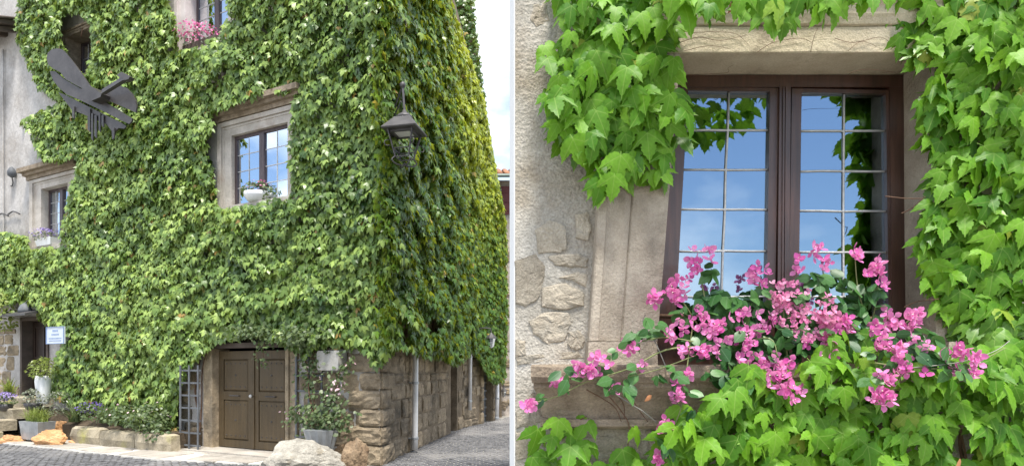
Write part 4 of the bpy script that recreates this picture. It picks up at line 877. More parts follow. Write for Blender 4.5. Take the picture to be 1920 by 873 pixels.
garland('pink flowering garland trailing left along the moulded sill to its end', [([(1330,650,.2),(1250,655,.22),(1180,690,.22),(1100,715,.24),(1045,742,.25),(985,758,.26)], .0045), ([(1300,640,.2),(1240,632,.2),(1175,648,.2)], .0035), ([(1300,600,.15),(1288,690,.22),(1278,760,.24),(1255,820,.24),(1240,865,.24)], .003), ([(1330,655,.2),(1240,690,.22),(1180,705,.23)], .0035)],
    [(990,756,.26,9,5,Bs,BR),(1046,716,.24,7,3,Bs,BR),(1092,692,.24,12,6,Bs,BR),(1116,700,.24,9,4,Bs,BR),(1122,672,.23,7,3,Bs,BR),(1142,684,.23,3,1,Bs,BR),(1150,726,.24,4,2,Bs,BR),(1178,646,.21,10,5,Bs,BR),(1203,684,.22,2,1,Bs,BR),(1258,626,.2,11,3,Bs,BR),(1286,656,.21,8,3,Bs,BR),(1268,745,.25,8,4,Bs,BR),(1270,722,.25,6,2,Bs,BR),(1290,702,.25,5,2,Bs,BR),(1244,795,.25,8,4,Bs,BR),(1238,858,.25,8,4,Bs,BR)],
    [(1065,700,.23,12,3,.07),(1020,742,.24,9,2,.05),(1110,685,.22,12,3,.06),(1140,714,.23,9,2,.06),(1180,722,.24,12,3,.065),(1190,690,.23,8,2,.06),(1184,628,.21,10,3,.06),(1150,660,.22,8,2,.05),(1215,622,.2,8,3,.065),(1236,610,.19,8,2,.06),(1230,700,.23,6,2,.05),(1262,712,.25,9,2,.055),(1290,735,.25,7,2,.055),(1296,770,.25,7,2,.06),(1262,690,.24,7,2,.055),(1256,835,.25,7,2,.06),(1225,820,.24,7,1,.06)], NW @ T(nx(1200), -.2, nz(690)))
garland('pink flowering garland standing tall against the left half of the window', [([(1340,680,.1),(1330,600,.1),(1318,540,.1),(1312,490,.1)], .0045), ([(1360,680,.1),(1390,620,.1),(1418,570,.1),(1425,520,.1)], .0045), ([(1340,660,.12),(1290,580,.12),(1262,548,.12),(1228,562,.12)], .004), ([(1340,670,.14),(1400,640,.18),(1450,640,.2),(1460,720,.24)], .004)],
    [(1315,480,.11,18,6,Bs,BR),(1296,506,.11,14,5,Bs,BR),(1272,538,.13,20,8,Bs,BR),(1262,556,.13,12,4,Bs,BR),(1229,562,.13,9,4,Bs,BR),(1300,600,.15,22,9,Bs,BR),(1330,612,.15,12,3,Bs,BR),(1424,516,.11,16,7,Bs,BR),(1392,606,.16,30,12,.027,BR),(1350,634,.17,20,7,Bs,BR),(1330,656,.19,14,5,Bs,BR),(1312,662,.2,9,3,Bs,BR),(1400,650,.2,14,6,Bs,BR),(1386,676,.22,5,2,Bs,BR),(1425,684,.22,14,6,Bs,BR),(1420,708,.24,8,3,Bs,BR),(1466,676,.22,14,6,Bs,BR),(1450,716,.25,16,8,Bs,BR),(1488,734,.26,13,6,Bs,BR),(1472,708,.25,8,3,Bs,BR),(1436,610,.16,12,5,.026,BR)],
    [(1330,510,.09,14,4,.07),(1325,560,.07,18,12,.085),(1345,600,.08,26,18,.09),(1385,585,.07,30,18,.09),(1440,610,.08,20,10,.085),(1330,630,.1,26,12,.08),(1410,560,.09,10,3,.08),(1300,640,.14,16,5,.075),(1420,640,.15,22,8,.07),(1370,660,.17,26,9,.075),(1340,690,.19,18,5,.07),(1400,700,.2,16,5,.075),(1450,660,.18,18,6,.065),(1362,706,.2,8,3,.10),(1435,545,.09,6,2,.06),(1440,580,.1,12,4,.07),(1280,580,.12,10,3,.06)], NW @ T(nx(1380), -.1, nz(685)))
garland('pink flowering garland with dense pale blossom clusters before the right half of the window', [([(1520,690,.1),(1530,610,.1),(1545,540,.1),(1538,478,.1)], .0045), ([(1600,690,.1),(1620,600,.1),(1608,540,.1),(1603,480,.1)], .004), ([(1610,690,.1),(1640,580,.1),(1648,515,.1)], .004), ([(1480,690,.14),(1470,620,.14),(1470,550,.14)], .004), ([(1540,690,.14),(1560,640,.18),(1552,655,.22)], .003)],
    [(1470,548,.15,22,20,Ps,PB),(1476,585,.16,26,22,Ps,PB),(1535,575,.16,28,24,Ps,PB),(1510,610,.17,26,18,Ps,PB),(1562,598,.16,16,10,.024,PB),(1582,608,.17,14,7,Bs,BR),(1535,476,.11,12,3,Bs,BR),(1548,494,.11,8,3,Bs,BR),(1500,482,.11,6,2,Bs,BR),(1497,506,.11,5,2,Bs,BR),(1603,476,.11,9,4,Bs,BR),(1642,502,.11,15,7,Bs,BR),(1628,520,.11,10,3,Bs,BR),(1656,534,.11,4,2,Bs,BR),(1548,634,.2,10,4,.027,BR),(1552,658,.22,16,7,Bs,BR),(1512,640,.2,10,3,.024,BR)],
    [(1540,520,.09,16,6,.07),(1550,545,.09,14,4,.07),(1620,545,.09,12,5,.07),(1600,530,.09,12,4,.065),(1645,545,.09,9,3,.06),(1590,570,.08,24,12,.08),(1560,600,.08,30,14,.08),(1490,640,.1,26,12,.075),(1510,560,.12,12,4,.06),(1520,630,.16,26,9,.065),(1570,635,.17,18,6,.07),(1600,610,.13,16,5,.07),(1630,590,.1,12,4,.06),(1480,625,.16,14,5,.065),(1655,575,.09,6,2,.06)], NW @ T(nx(1560), -.1, nz(685)))
garland('pink flowering garland reaching right from the sill across the vine leaves', [([(1640,680,.3),(1700,688,.36),(1760,690,.38),(1830,678,.4),(1885,652,.4)], .004), ([(1640,660,.2),(1680,650,.3),(1690,700,.36),(1660,750,.38)], .0035), ([(1640,640,.15),(1690,610,.16),(1712,595,.16)], .003)],
    [(1665,602,.15,14,5,Bs,BR),(1636,612,.15,6,2,Bs,BR),(1700,605,.18,16,7,Bs,BR),(1716,590,.18,8,3,Bs,BR),(1650,640,.26,11,5,Bs,BR),(1682,650,.32,9,4,Bs,BR),(1690,668,.36,8,4,Bs,BR),(1692,692,.38,8,4,Bs,BR),(1664,712,.39,14,6,Bs,BR),(1650,746,.4,12,6,Bs,BR),(1668,740,.4,9,4,Bs,BR),(1712,640,.3,6,2,Bs,BR),(1735,648,.34,5,2,Bs,BR),(1762,662,.36,4,1,Bs,BR),(1797,656,.4,9,4,Bs,BR),(1828,670,.41,9,4,Bs,BR),(1826,700,.41,7,3,Bs,BR),(1784,694,.4,7,3,Bs,BR),(1735,700,.38,4,1,Bs,BR)],
    [(1720,620,.2,8,3,.07),(1755,628,.3,7,2,.08),(1745,660,.34,12,4,.07),(1720,664,.33,12,4,.065),(1670,680,.34,9,3,.06),(1640,710,.38,8,2,.06),(1770,684,.38,14,4,.065),(1805,690,.39,9,3,.06),(1690,625,.2,10,3,.06),(1650,665,.3,12,3,.06)], NW @ T(nx(1720), -.3, nz(685)))
# loose wire ends
tag(MB().tube(spline([np_(1690,690,.36), np_(1790,680,.42), np_(1860,660,.43), np_(1893,638,.42)], 6), .0015, 5).build('garland_wire', 'wire', NW), 'thin bare wire end sticking out over the vine on the right', 'wire')
tag(MB().tube(spline([np_(1210,590,.06), np_(1206,606,.1), np_(1228,640,.14), np_(1250,690,.2), np_(1262,712,.22)], 6), .0026, 5).build('wire_tie', 'wire', NW), 'grey wire hanging from the window bar to the sill', 'wire')
tag(MB().tube(spline([np_(1150,735,.2), np_(1180,755,.2), np_(1205,770,.2), np_(1232,792,.18)], 6), .0028, 5).build('dry_twig', 'wire', NW), 'pale dry twig leaning across the front of the sill', 'twig')

# ================================================================== things on and before the ivy house
# dark metal winged sculpture, traced board by board, standing off the wall on its bracket
def sp(pts, k=.3323, out=.5): return [hit(FR, a*k, b*k, out) for a, b in pts]
SO = .55
cxs, czs = hit(FR, 180, 178, SO)
sculpt = thing('metal_sculpture', 'dark grey metal winged sculpture of overlapping boards projecting from the ivy front', 'sculpture', FR @ T(cxs, -SO, czs-1.0))
def board(pts, o, name, th=.03): m = MB(); m.prism(sp(pts, out=o), -o, -o+th); return m.build(name, 'sculpt_metal', FR, sculpt)
board([(263,330),(268,300),(290,280),(325,273),(350,278),(372,300),(420,360),(470,430),(500,475),(522,500),(505,520),(440,487),(370,448),(340,408),(300,388),(272,365)], SO+.03, 'wing_board')
board([(280,402),(310,402),(350,436),(370,452),(490,520),(600,580),(745,668),(742,686),(728,700),(690,682),(575,624),(440,560),(375,532),(330,492),(300,455)], SO, 'wing_board')
board([(328,520),(360,532),(440,572),(560,632),(680,690),(712,712),(700,726),(668,722),(646,745),(640,785),(632,785),(630,740),(600,700),(575,690),(470,645),(405,620),(370,575)], SO-.05, 'wing_board')
board([(590,560),(600,520),(640,492),(680,485),(715,497),(745,530),(765,572),(770,605),(766,636),(710,610),(650,585)], SO+.02, 'wing_board')
for k, (a, b, c, d) in enumerate(((494,612,508,745),(514,640,524,795),(532,650,545,780),(556,640,566,745),(572,650,584,720),(406,600,418,670),(632,720,644,782))): board([(a,b),(c,b),(c,d),(a,d-14)], SO-.02, 'tail_slat', .02)
def s3(a, b, o): x_, z_ = hit(FR, a*.3323, b*.3323, o); return (x_, -o, z_)
m = MB(); m.prism(sp([(486,515),(545,500),(606,540),(600,560),(548,582),(490,555)], out=SO+.08), -SO-.2, -SO+.05); m.build('hub', 'sculpt_metal', FR, sculpt)
m = MB(); m.tube([s3(585, 520, SO+.2), s3(705, 445, SO+.45)], .055, 4); m.build('arm', 'sculpt_metal', FR, sculpt)
m = MB(); m.prism(sp([(678,432),(705,414),(752,440),(745,455),(715,462)], out=SO+.45), -SO-.52, -SO-.42); m.build('arm_head', 'sculpt_metal', FR, sculpt)
m = MB(); m.tube([(cxs, -SO, czs), (cxs, .02, czs)], .05, 6); m.build('bracket', 'sculpt_metal', FR, sculpt)

# street lantern at the corner
lx, ly, lz = -1.18, 10.0, EYE+(690-265)*10/1200
LW = frame(lx, ly, R(-14), lz) @ Matrix.Scale(.87, 4)
lan = thing('street_lantern', 'dark iron street lantern hung on a bracket from the ivy corner', 'lantern', LW)
def ring4(h, z): return [(-h, -h, z), (h, -h, z), (h, h, z), (-h, h, z)]
m = MB(); m.loft([ring4(.315, .16), ring4(.325, .18), ring4(.16, .38), ring4(.15, .40)]); m.build('hood', 'iron', LW, lan)
m = MB(); m.lathe([(.15, .40), (.14, .45), (.09, .49), (.05, .51), (.03, .56), (.004, .56)], 14); m.build('cap', 'iron', LW, lan, True)
m = MB(); m.box(-.15, .15, -.15, .15, .135, .159); m.build('diffuser', 'lamp_white', LW, lan)
m = MB(); m.box(-.20, -.151, -.20, .20, .12, .159); m.box(.151, .20, -.20, .20, .12, .159); m.box(-.15, .15, -.20, -.151, .12, .159); m.box(-.15, .15, .151, .20, .12, .159); m.build('inner_rim', 'iron', LW, lan)
for sx_, sy_ in ((-1, -1), (1, -1), (1, 1), (-1, 1)):
    MB().tube([(sx_*.23, sy_*.23, .17), (sx_*.125, sy_*.125, -.30)], .016, 6).build('post', 'iron', LW, lan)
    MB().tube(spline([(sx_*.125, sy_*.125, -.29), (sx_*.17, sy_*.17, -.36), (sx_*.13, sy_*.13, -.42), (sx_*.04, sy_*.04, -.44), (0, 0, -.40)], 5), .014, 6).build('scroll', 'iron', LW, lan, True)
    MB().tube(spline([(sx_*.20, sy_*.20, -.02), (sx_*.27, sy_*.27, -.06), (sx_*.26, sy_*.26, -.13), (sx_*.2, sy_*.2, -.12)], 5), .009, 5).build('scroll', 'iron', LW, lan, True)
m = MB()
for z_, h_ in ((-.30, .125), (-.16, .155)):
    r_ = ring4(h_, z_); m.tube(r_+[r_[0]], .012, 5)
m.build('lower_rail', 'iron', LW, lan)
I = LW.inverted(); wp = lambda a, b, d: I @ Vector(((a-900)*d/1200, d, EYE+(690-b)*d/1200))
top = wp(755, 160, 10.05); m = MB(); m.tube([(0, 0, .55), top], .022, 7); m.build('rod', 'iron', LW, lan)
m = MB(); m.tube([top, wp(728, 235, 10.5)], .016, 6); m.tube([wp(752, 190, 10.05), wp(722, 252, 10.5)], .014, 6); m.build('strut', 'iron', LW, lan)
m = MB(); m.lathe([(.02, -.05), (.05, -.03), (.05, .03), (.02, .06)], 8); m.v = [(p[0]+top.x, p[1]+top.y, p[2]+top.z) for p in m.v]; m.build('knuckle', 'iron', LW, lan, True)
m = MB(); m.tube([top, wp(748, 158, 10.6)], .02, 6); m.build('wall_arm', 'iron', LW, lan)

# small lanterns down the lane
def small_lantern(W, label, s=1.0):
    t = thing('wall_lamp', label, 'lamp', W)
    m = MB(); m.lathe([(.17*s, .0), (.15*s, .05*s), (.05*s, .14*s), (.01, .18*s)], 8); m.build('hood', 'iron', W, t)
    m = MB(); m.lathe([(.13*s, -.005), (.08*s, -.24*s), (.02, -.28*s)], 8); m.build('glass', 'glass_far', W, t)
    m = MB(); m.tube([(0, 0, .16*s), (0, .02, .3*s), (0, .25, .32*s), (0, .5, .2*s)], .018, 5); m.build('bracket', 'iron', W, t)
x_, z_ = hit(L2, 921, 634, .75); small_lantern(L2 @ T(x_, -.75, z_), 'small dark wall lamp on ivy far down the lane', .9)
x_, z_ = hit(LF, 945, 733, .3); small_lantern(LF @ T(x_, -.3, z_), 'small wall lamp on the house at the end of the lane', .7)
x_, z_ = hit(FR, 47, 578, .25)
t = thing('door_lamp', 'round shaded lamp above the open door at the plastered end', 'lamp', FR @ T(x_, -.25, z_)); m = MB(); m.lathe([(.15, -.10), (.145, -.02), (.10, .08), (.03, .13), (.004, .14)], 14); m.build('shade', 'grey_paint', FR @ T(x_, -.25, z_), t, True)
m = MB(); m.tube([(0, 0, .12), (0, .06, .2), (0, .26, .16)], .015, 6); m.build('bracket', 'iron', FR @ T(x_, -.25, z_), t)

# rain pipes
def pipe(F, pts, label, r=.05):
    P = [(*((lambda h: (h[0], -o, h[1]))(hit(F, a, b, o))),) for a, b, o in pts]; W = F @ T(*P[-1])
    t = thing('rain_pipe', label, 'pipe', W, 'rain pipes along the lane wall'); MB().tube(spline(P, 4) if len(P) > 3 else P, r, 10).build('pipe', 'pipe_steel', F, t, True)
    a, b = Vector(P[-2]), Vector(P[-1])
    for k in (.12, .85):
        c = a.lerp(b, k); m = MB(); m.lathe([(r+.004, -.025), (r+.012, -.02), (r+.012, .02), (r+.004, .025)], 10, c.x, c.y, c.z); m.box(c.x-.012, c.x+.012, c.y, .02, c.z-.012, c.z+.012); m.build('clamp', 'zinc', F, t)
pipe(LN, [(772, 640, .05), (776, 658, .1), (779, 672, .13), (779, 700, .13), (778, 842, .13)], 'steel rain pipe nearest the corner on the lane wall', .055)
pipe(L2, [(882, 600, .1), (882, 655, .1), (881, 768, .1)], 'steel rain pipe halfway down the lane, ending above the ground', .05)
pipe(L2, [(932, 700, .12), (932, 740, .12), (931, 790, .12)], 'grey rain pipe beyond the arched door in the lane', .07)

# trellises beside the main door
def trellis(px0, px1, pt, pb, label, cols, rows, o=.42):
    x0 = hx(FR, px0, o); x1 = hx(FR, px1, o); z1 = hit(FR, px0, pt, o)[1]; z0 = .04; W = FR @ T((x0+x1)/2, -o, z0)
    t = thing('trellis', label, 'trellis', W, 'grey trellises beside the door')
    for k in range(cols): a = x0+(x1-x0)*k/(cols-1)+ (0 if k else 0); MB().box(a-.017, a+.017, -o-.02, -o, z0, z1).build('upright', 'grey_paint', FR, t)
    for k in range(rows): c = z0+.1+(z1-z0-.2)*k/(rows-1); MB().box(x0-.05, x1+.05, -o, -o+.016, c-.016, c+.016).build('crosspiece', 'grey_paint', FR, t)
trellis(339, 372, 684, 842, 'grey wooden trellis left of the brown double door', 3, 7)
trellis(556, 604, 664, 838, 'grey wooden trellis behind the climbing rose right of the door', 3, 7, .14)
# wall plaque and house sign
x0 = hx(FR, 613); x1 = hx(FR, 654); z1 = hit(FR, 633, 657)[1]; z0 = hit(FR, 633, 694)[1]
m = MB(); m.prism([(x0, z0+.03), (x0+.03, z0), (x1-.02, z0), (x1, z0+.03), (x1, z1-.02), (x1-.03, z1), (x0+.02, z1), (x0, z1-.03)], -.26, -.05, .03)
tag(m.build('wall_plaque', 'plaque', FR), 'pale square stone plaque on the wall right of the door', 'plaque')
o = .62; x0 = hx(FR, 87, o); x1 = hx(FR, 120, o); z1 = hit(FR, 102, 612, o)[1]; z0 = hit(FR, 102, 644, o)[1]; W = FR @ T((x0+x1)/2, -o, z0)
sg = thing('house_sign', 'small white house sign with blue lettering beside the open door', 'sign', W)
MB().box(x0, x1, -o, -o+.03, z0, z1).build('sign_board', 'sign_white', FR, sg)
for k, (a, b, c, d) in enumerate(((0, 1, 0, .03), (0, 1, .97, 1), (0, .025, .03, .97), (.975, 1, .03, .97))): MB().box(x0+(x1-x0)*a, x0+(x1-x0)*b, -o-.012, -o-.001, z0+(z1-z0)*c, z0+(z1-z0)*d).build('rim', 'sign_print', FR, sg)
m = MB(); rg = random.Random(5)
for row, (zc, h_, a, b) in enumerate(((.76, .12, .36, .62), (.54, .10, .30, .72), (.32, .07, .14, .86), (.18, .06, .16, .84))):     # the lettering is too far off to read: short strokes in rows
    x_ = a
    while x_ < b:
        w = rg.uniform(.02, .05); xx = x0+(x1-x0)*x_; m.box(xx, xx+(x1-x0)*w, -o-.004, -o-.001, z0+(z1-z0)*(zc-h_/2*rg.uniform(.6, 1)), z0+(z1-z0)*(zc+h_/2)); x_ += w+.025
tag(m.build('lettering', 'sign_print', FR, sg), kind='stuff')
MB().box((x0+x1)/2-.03, (x0+x1)/2+.03, -o+.031, .02, z0+.1, z0+.16).build('bracket', 'iron', FR, sg)

# steps up to the open door and the planted bed
def lw(px, py, out): x_, z_ = hit(FR, px, py, out); return x_, z_
steps = thing('stone_steps', 'worn stone steps climbing to the open door at the plastered end', 'steps', FR @ T(-11.6, -.8, 0))
xr = hx(FR, 62, .6); xl = -14.5
for k in range(4):
    h = .235*(k+1); y1 = -(1.55-.32*k)
    n = 3; cuts = [xl, xl+1.1+.2*k, xr-1.0-.15*k, xr-.1*k]
    for a, b in zip(cuts, cuts[1:]):
        j = lambda: random.uniform(-.015, .015); m = MB(); a_, b_ = a+.01, b-.01
        m.loft([[(a_, y1+j(), h-.235 if k else .0), (b_, y1+j(), h-.235 if k else 0), (b_, 0.0 if k == 3 else y1+.36, h-.235 if k else 0), (a_, 0.0 if k == 3 else y1+.36, h-.235 if k else 0)], [(a_, y1+j(), h-.02), (b_, y1+j(), h-.02), (b_, 0.0 if k == 3 else y1+.36, h-.02), (a_, 0.0 if k == 3 else y1+.36, h-.02)], [(a_+.015, y1+.02, h), (b_-.015, y1+.02, h), (b_-.015, 0 if k == 3 else y1+.35, h), (a_+.015, 0 if k == 3 else y1+.35, h)]])
        m.build('step', 'bed_stone', FR, steps)
bed = thing('planting_bed', 'raised planting bed edged with long rough stone blocks below the ivy', 'planter', FR @ T(-7.5, -.5, 0))
BX = [hx(FR, p, .72) for p in (132, 186, 252, 320)]
for a, b, h in zip(BX, BX[1:], (.38, .35, .36)):
    m = MB(); n = 7; rings = []
    for k in range(n+1):
        xx = a+.012+(b-a-.024)*k/n; rr = lambda s: random.uniform(-s, s); e = .03 if k in (0, n) else 0
        rings.append([(xx, -.74+rr(.015)+e, .03), (xx, -.76+rr(.02)+e, h*.5), (xx, -.73+rr(.015)+e, h-.04+rr(.012)), (xx, -.69+rr(.01), h+rr(.015)-e), (xx, -.52, h+rr(.01)-e), (xx, -.50, .03)])
    m.loft(rings); m.build('edging_block', 'bed_stone', FR, bed, False)
m = MB(); m.box(xr+.02, BX[-1]-.02, -.5, -.01, .03, .37); m.build('soil', 'soil', FR, bed)
m = MB(); m.loft([[(xr+.02, -.49, .371), (BX[1], -.49, .371), (BX[1], -.02, .371), (xr+.02, -.02, .371)], [(xr+.05, -.3, .66), (BX[1]-.8, -.25, .55), (BX[1]-.8, -.02, .55), (xr+.05, -.02, .66)]]); m.build('soil_bank', 'soil', FR, bed)

# rocks
def put_rock(px, py, w_px, h_px, seed, mat, label, ratio=.8, name='boulder', rough=.2, group=None, tilt=0, facets=6):
    x_, y_ = gpt(px, py); w = w_px*y_/FOC; h = h_px*y_/FOC
    me = rock(seed, w/2, w/2*ratio, h, 5, rough, facets=facets); me.materials.append(MATS[mat]); hi = max(v.co.z for v in me.vertices); lo = min(v.co.z for v in me.vertices); ex = max(abs(v.co.x) for v in me.vertices)
    sx, sz = w/2/ex, h/(hi-lo); me.transform(Matrix.Diagonal((sx, sx, sz, 1)) @ T(0, 0, -lo)); return tag(link(name, me, Matrix.Translation((x_, y_, -.01)) @ Matrix.Rotation(R(seed*37 % 40-20), 4, 'Z') @ Matrix.Rotation(R(tilt), 4, 'Y')), label, 'rock', group)
put_rock(572, 888, 172, 68, 3, 'boulder', 'large pale rounded boulder on the cobbles before the zinc tub', .62, rough=.12)
put_rock(660, 886, 56, 68, 8, 'brown_rock', 'tall rusty brown rock leaning beside the pale boulder at the corner', .6, name='rock', tilt=10, facets=9)
put_rock(640, 866, 40, 38, 12, 'brown_rock', 'smaller brown stone wedged behind the pale boulder', .7, name='rock', facets=8)
put_rock(93, 836, 70, 34, 21, 'orange_rock', 'flat orange rock lying before the zinc planter', .5, name='rock', tilt=8, facets=10)
put_rock(119, 826, 46, 40, 24, 'orange_rock', 'orange rock propped against the end of the stone edging', .5, name='rock', tilt=-14, facets=10)
put_rock(26, 830, 46, 18, 27, 'orange_rock', 'low orange rock at the foot of the steps', .5, name='rock', facets=9)
put_rock(146, 832, 36, 10, 29, 'orange_rock', 'thin orange rock slab on the paving under the edging', .6, name='rock', facets=9)
put_rock(700, 866, 60, 60, 31, 'tufa', 'rough brown stone at the foot of the corner wall', .6, name='rock', facets=8)

# plants: many little leaves grown in a volume
def plant_foliage(root, W, n, rad, h0, h1, size, mat, V=OVAL_V, F=OVAL_F, name='foliage', up=.5, shape='ball', tint=(0, 1)):
    t = RNG.uniform(0, 6.28, n); u = RNG.random(n)**.4; z = RNG.random(n)
    prof = np.sin(np.pi*np.clip(z*.9+.08, 0, 1))**.6 if shape == 'ball' else .35+.65*z
    P = np.stack([np.cos(t)*u*rad*prof, np.sin(t)*u*rad*prof, h0+(h1-h0)*z], 1)
    O = np.stack([np.cos(t), np.sin(t), np.full(n, up)], 1); M = np.array(W); P = P @ M[:3, :3].T+M[:3, 3]; O = O @ M[:3, :3].T
    me = mass_mesh(name, P, leaf_frames(n, O+RNG.normal(0, .35, (n, 3)), 35, 30, 60, 35), RNG.uniform(size*.7, size*1.25, n), tint[0]+(tint[1]-tint[0])*RNG.random(n), V, F, mat, droop=.2, side=.3, puff=.0)
    return tag(link(name, me, None, root), kind='stuff')
def tuft(root, W, n, L_, spread, mat, width=.02, z0=0.0, name='blades'):
    """arching grass blades"""
    v = []; f = []; tint = []
    for k in range(n):
        a = random.uniform(0, 6.28); l = L_*random.uniform(.6, 1.1); s = spread*random.uniform(.3, 1); bx, by = random.gauss(0, .05), random.gauss(0, .05); c, d = math.cos(a), math.sin(a); b = len(v); tt = random.random()
        for i in range(5):
            q = i/4; r_ = s*q*q*1.0+.02*q; z = z0+l*(q-.42*q*q*s/max(spread, .01)); w = width*(1-q*.9)/2
            v += [(bx+c*r_-d*w, by+d*r_+c*w, z), (bx+c*r_+d*w, by+d*r_-c*w, z)]; tint += [tt, tt]
        for i in range(4): f.append((b+2*i, b+2*i+1, b+2*i+3, b+2*i+2))
    me = bpy.data.meshes.new(name); me.from_pydata(v, [], f); at = me.attributes.new('tint', 'FLOAT', 'POINT'); at.data.foreach_set('value', tint); me.materials.append(MATS[mat]); me.update()
    return tag(link(name, me, W, root), kind='stuff')
def on(px, py, out): x_, z_ = hit(FR, px, py, out); return FR @ T(x_, -out, z_)
def bowl(W, root, r, h, mat, name='bowl'):
    m = MB(); m.lathe([(r*.55, 0), (r*.72, h*.15), (r*.95, h*.6), (r, h), (r*.93, h), (r*.85, h*.7), (r*.1, h*.65)], 18); m.build(name, mat, W, root, True)
# window plants
W = FR @ T((W1[0]+W1[1])/2-.05, -.02, W1[2]); t = thing('flower_bowl', 'white bowl of mixed flowers on the middle window sill', 'flowers', W); bowl(W, t, .26, .18, 'white_glaze')
plant_foliage(t, W, 300, .30, .12, .40, .05, 'shrub_leaf'); plant_foliage(t, W, 40, .3, .25, .42, .035, 'pink_bloom', name='blossoms'); plant_foliage(t, W @ T(.32, -.02, -.08), 60, .12, .05, .3, .05, 'shrub_leaf', name='side_shoots', tint=(0, .3))
W = FR @ T((W2[0]+W2[1])/2-.25, -.06, W2[2]); t = thing('flower_trough', 'white trough of lilac flowers on the window sill at the plastered end', 'flowers', W); m = MB(); m.loft([[(-.26, -.1, 0), (.3, -.1, 0), (.3, .1, 0), (-.26, .1, 0)], [(-.32, -.13, .17), (.36, -.13, .17), (.36, .13, .17), (-.32, .13, .17)]]); m.build('trough', 'white_glaze', W, t)
plant_foliage(t, W, 200, .36, .12, .34, .05, 'grey_leaf'); plant_foliage(t, W @ T(-.05, 0, .05), 190, .38, .16, .38, .04, 'lilac_bloom', name='blossoms')
W = FR @ T(W3[0]+.42, -.04, W3[2]-.02); t = thing('flower_box', 'bright pink flowers in a box on the upper window sill', 'flowers', W); m = MB(); m.box(-.4, .55, -.1, .12, .0, .16); m.build('box', 'roof_wood', W, t)
plant_foliage(t, W, 180, .42, .1, .36, .06, 'grey_leaf'); plant_foliage(t, W @ T(0, -.03, .06), 300, .46, .14, .46, .05, 'pink_bloom', name='blossoms')
# tall white vase with a shrub, by the open door
W = on(81, 757, .55); t = thing('tall_white_vase', 'tall white glazed vase holding a lime green shrub beside the open door', 'planter', W)
H = 52*14.7/1200; r_ = .165; m = MB(); m.lathe([(r_*.62, 0), (r_*.70, H*.04), (r_*.85, H*.4), (r_*1.0, H*.8), (r_*.93, H*.95), (r_*.86, H), (r_*.78, H), (r_*.8, H*.9), (.02, H*.88)], 20); m.build('vase', 'white_glaze', W, t, True)
plant_foliage(t, W, 420, .32, H-.06, H+.40, .085, 'lime_leaf', SLIM_V, SLIM_F, up=.9)
# bed plants, left to right
def small_plant(px, py, out, name, label, n, rad, h, size, mat, blooms=None, bn=0, pot=None, V=OVAL_V, F=OVAL_F):
    W = on(px, py, out); t = thing(name, label, 'plant', W); z = 0
    if pot: bowl(W, t, rad*.7, .16, pot, 'pot'); z = .12
    plant_foliage(t, W, n, rad, z, z+h, size, mat, V, F)
    if blooms: plant_foliage(t, W @ T(0, 0, .04), bn, rad*1.0, z+h*.35, z+h*1.05, .04, blooms, name='blossoms')
    return t
small_plant(10, 770, .9, 'pansy_pot', 'pot of purple flowers on the lowest visible steps', 160, .22, .26, .05, 'shrub_leaf', 'lilac_bloom', 170, 'iron')
W = on(16, 742, .35); t = thing('lily_plant', 'arching strap leaved plant at the wall left of the open door', 'plant', W); tuft(t, W, 46, .55, .38, 'lime_leaf', .05)
small_plant(62, 768, .75, 'silvery_plant', 'silvery green low plant in a pot at the top of the steps', 220, .26, .36, .05, 'grey_leaf', None, 0, 'iron')
W = on(70, 822, .95); t = thing('zinc_planter', 'zinc trough full of bright green grass at the foot of the steps', 'planter', W); m = MB(); m.loft([[(-.32, -.15, 0), (.32, -.15, 0), (.32, .15, 0), (-.32, .15, 0)], [(-.37, -.18, .38), (.37, -.18, .38), (.37, .18, .38), (-.37, .18, .38)]]); m.build('trough', 'zinc', W, t)
for dx in (-.25, -.08, .08, .25): tuft(t, W @ T(dx, 0, .33), 60, .42, .34, 'lime_leaf', .022, name='grass')
small_plant(106, 775, .55, 'lavender_bush', 'grey green lavender bush behind the orange rock', 420, .40, .50, .06, 'grey_leaf', None, 0, None, SLIM_V, SLIM_F)
W = on(140, 790, .5); t = thing('daylily_clump', 'clump of dark arching leaves on the bed beside the lavender', 'plant', W); tuft(t, W, 70, .55, .42, 'shrub_leaf', .035)
small_plant(172, 786, .55, 'violet_plant', 'small plant with deep violet flowers on the edging stones', 260, .3, .34, .05, 'shrub_leaf', 'violet_bloom', 70)
W = on(196, 792, .5); t = thing('grass_clump', 'narrow leaved green clump on the middle of the bed', 'plant', W); tuft(t, W, 60, .42, .3, 'shrub_leaf', .03)
small_plant(232, 795, .5, 'fleabane_plant', 'leafy low plant hanging over the middle edging block', 460, .46, .40, .06, 'shrub_leaf', 'pale_bloom', 14)
small_plant(282, 806, .5, 'hanging_plant', 'bushy plant with pale flowers hanging over the end of the edging', 620, .5, .5, .065, 'shrub_leaf', 'pale_bloom', 30)
small_plant(300, 828, .55, 'trailing_plant', 'dark trailing greenery at the foot of the left trellis', 260, .34, .42, .07, 'shrub_leaf')
small_plant(4, 620, .4, 'hanging_bush', 'light green bush at the left edge near the open door', 300, .38, .9, .09, 'lime_leaf')
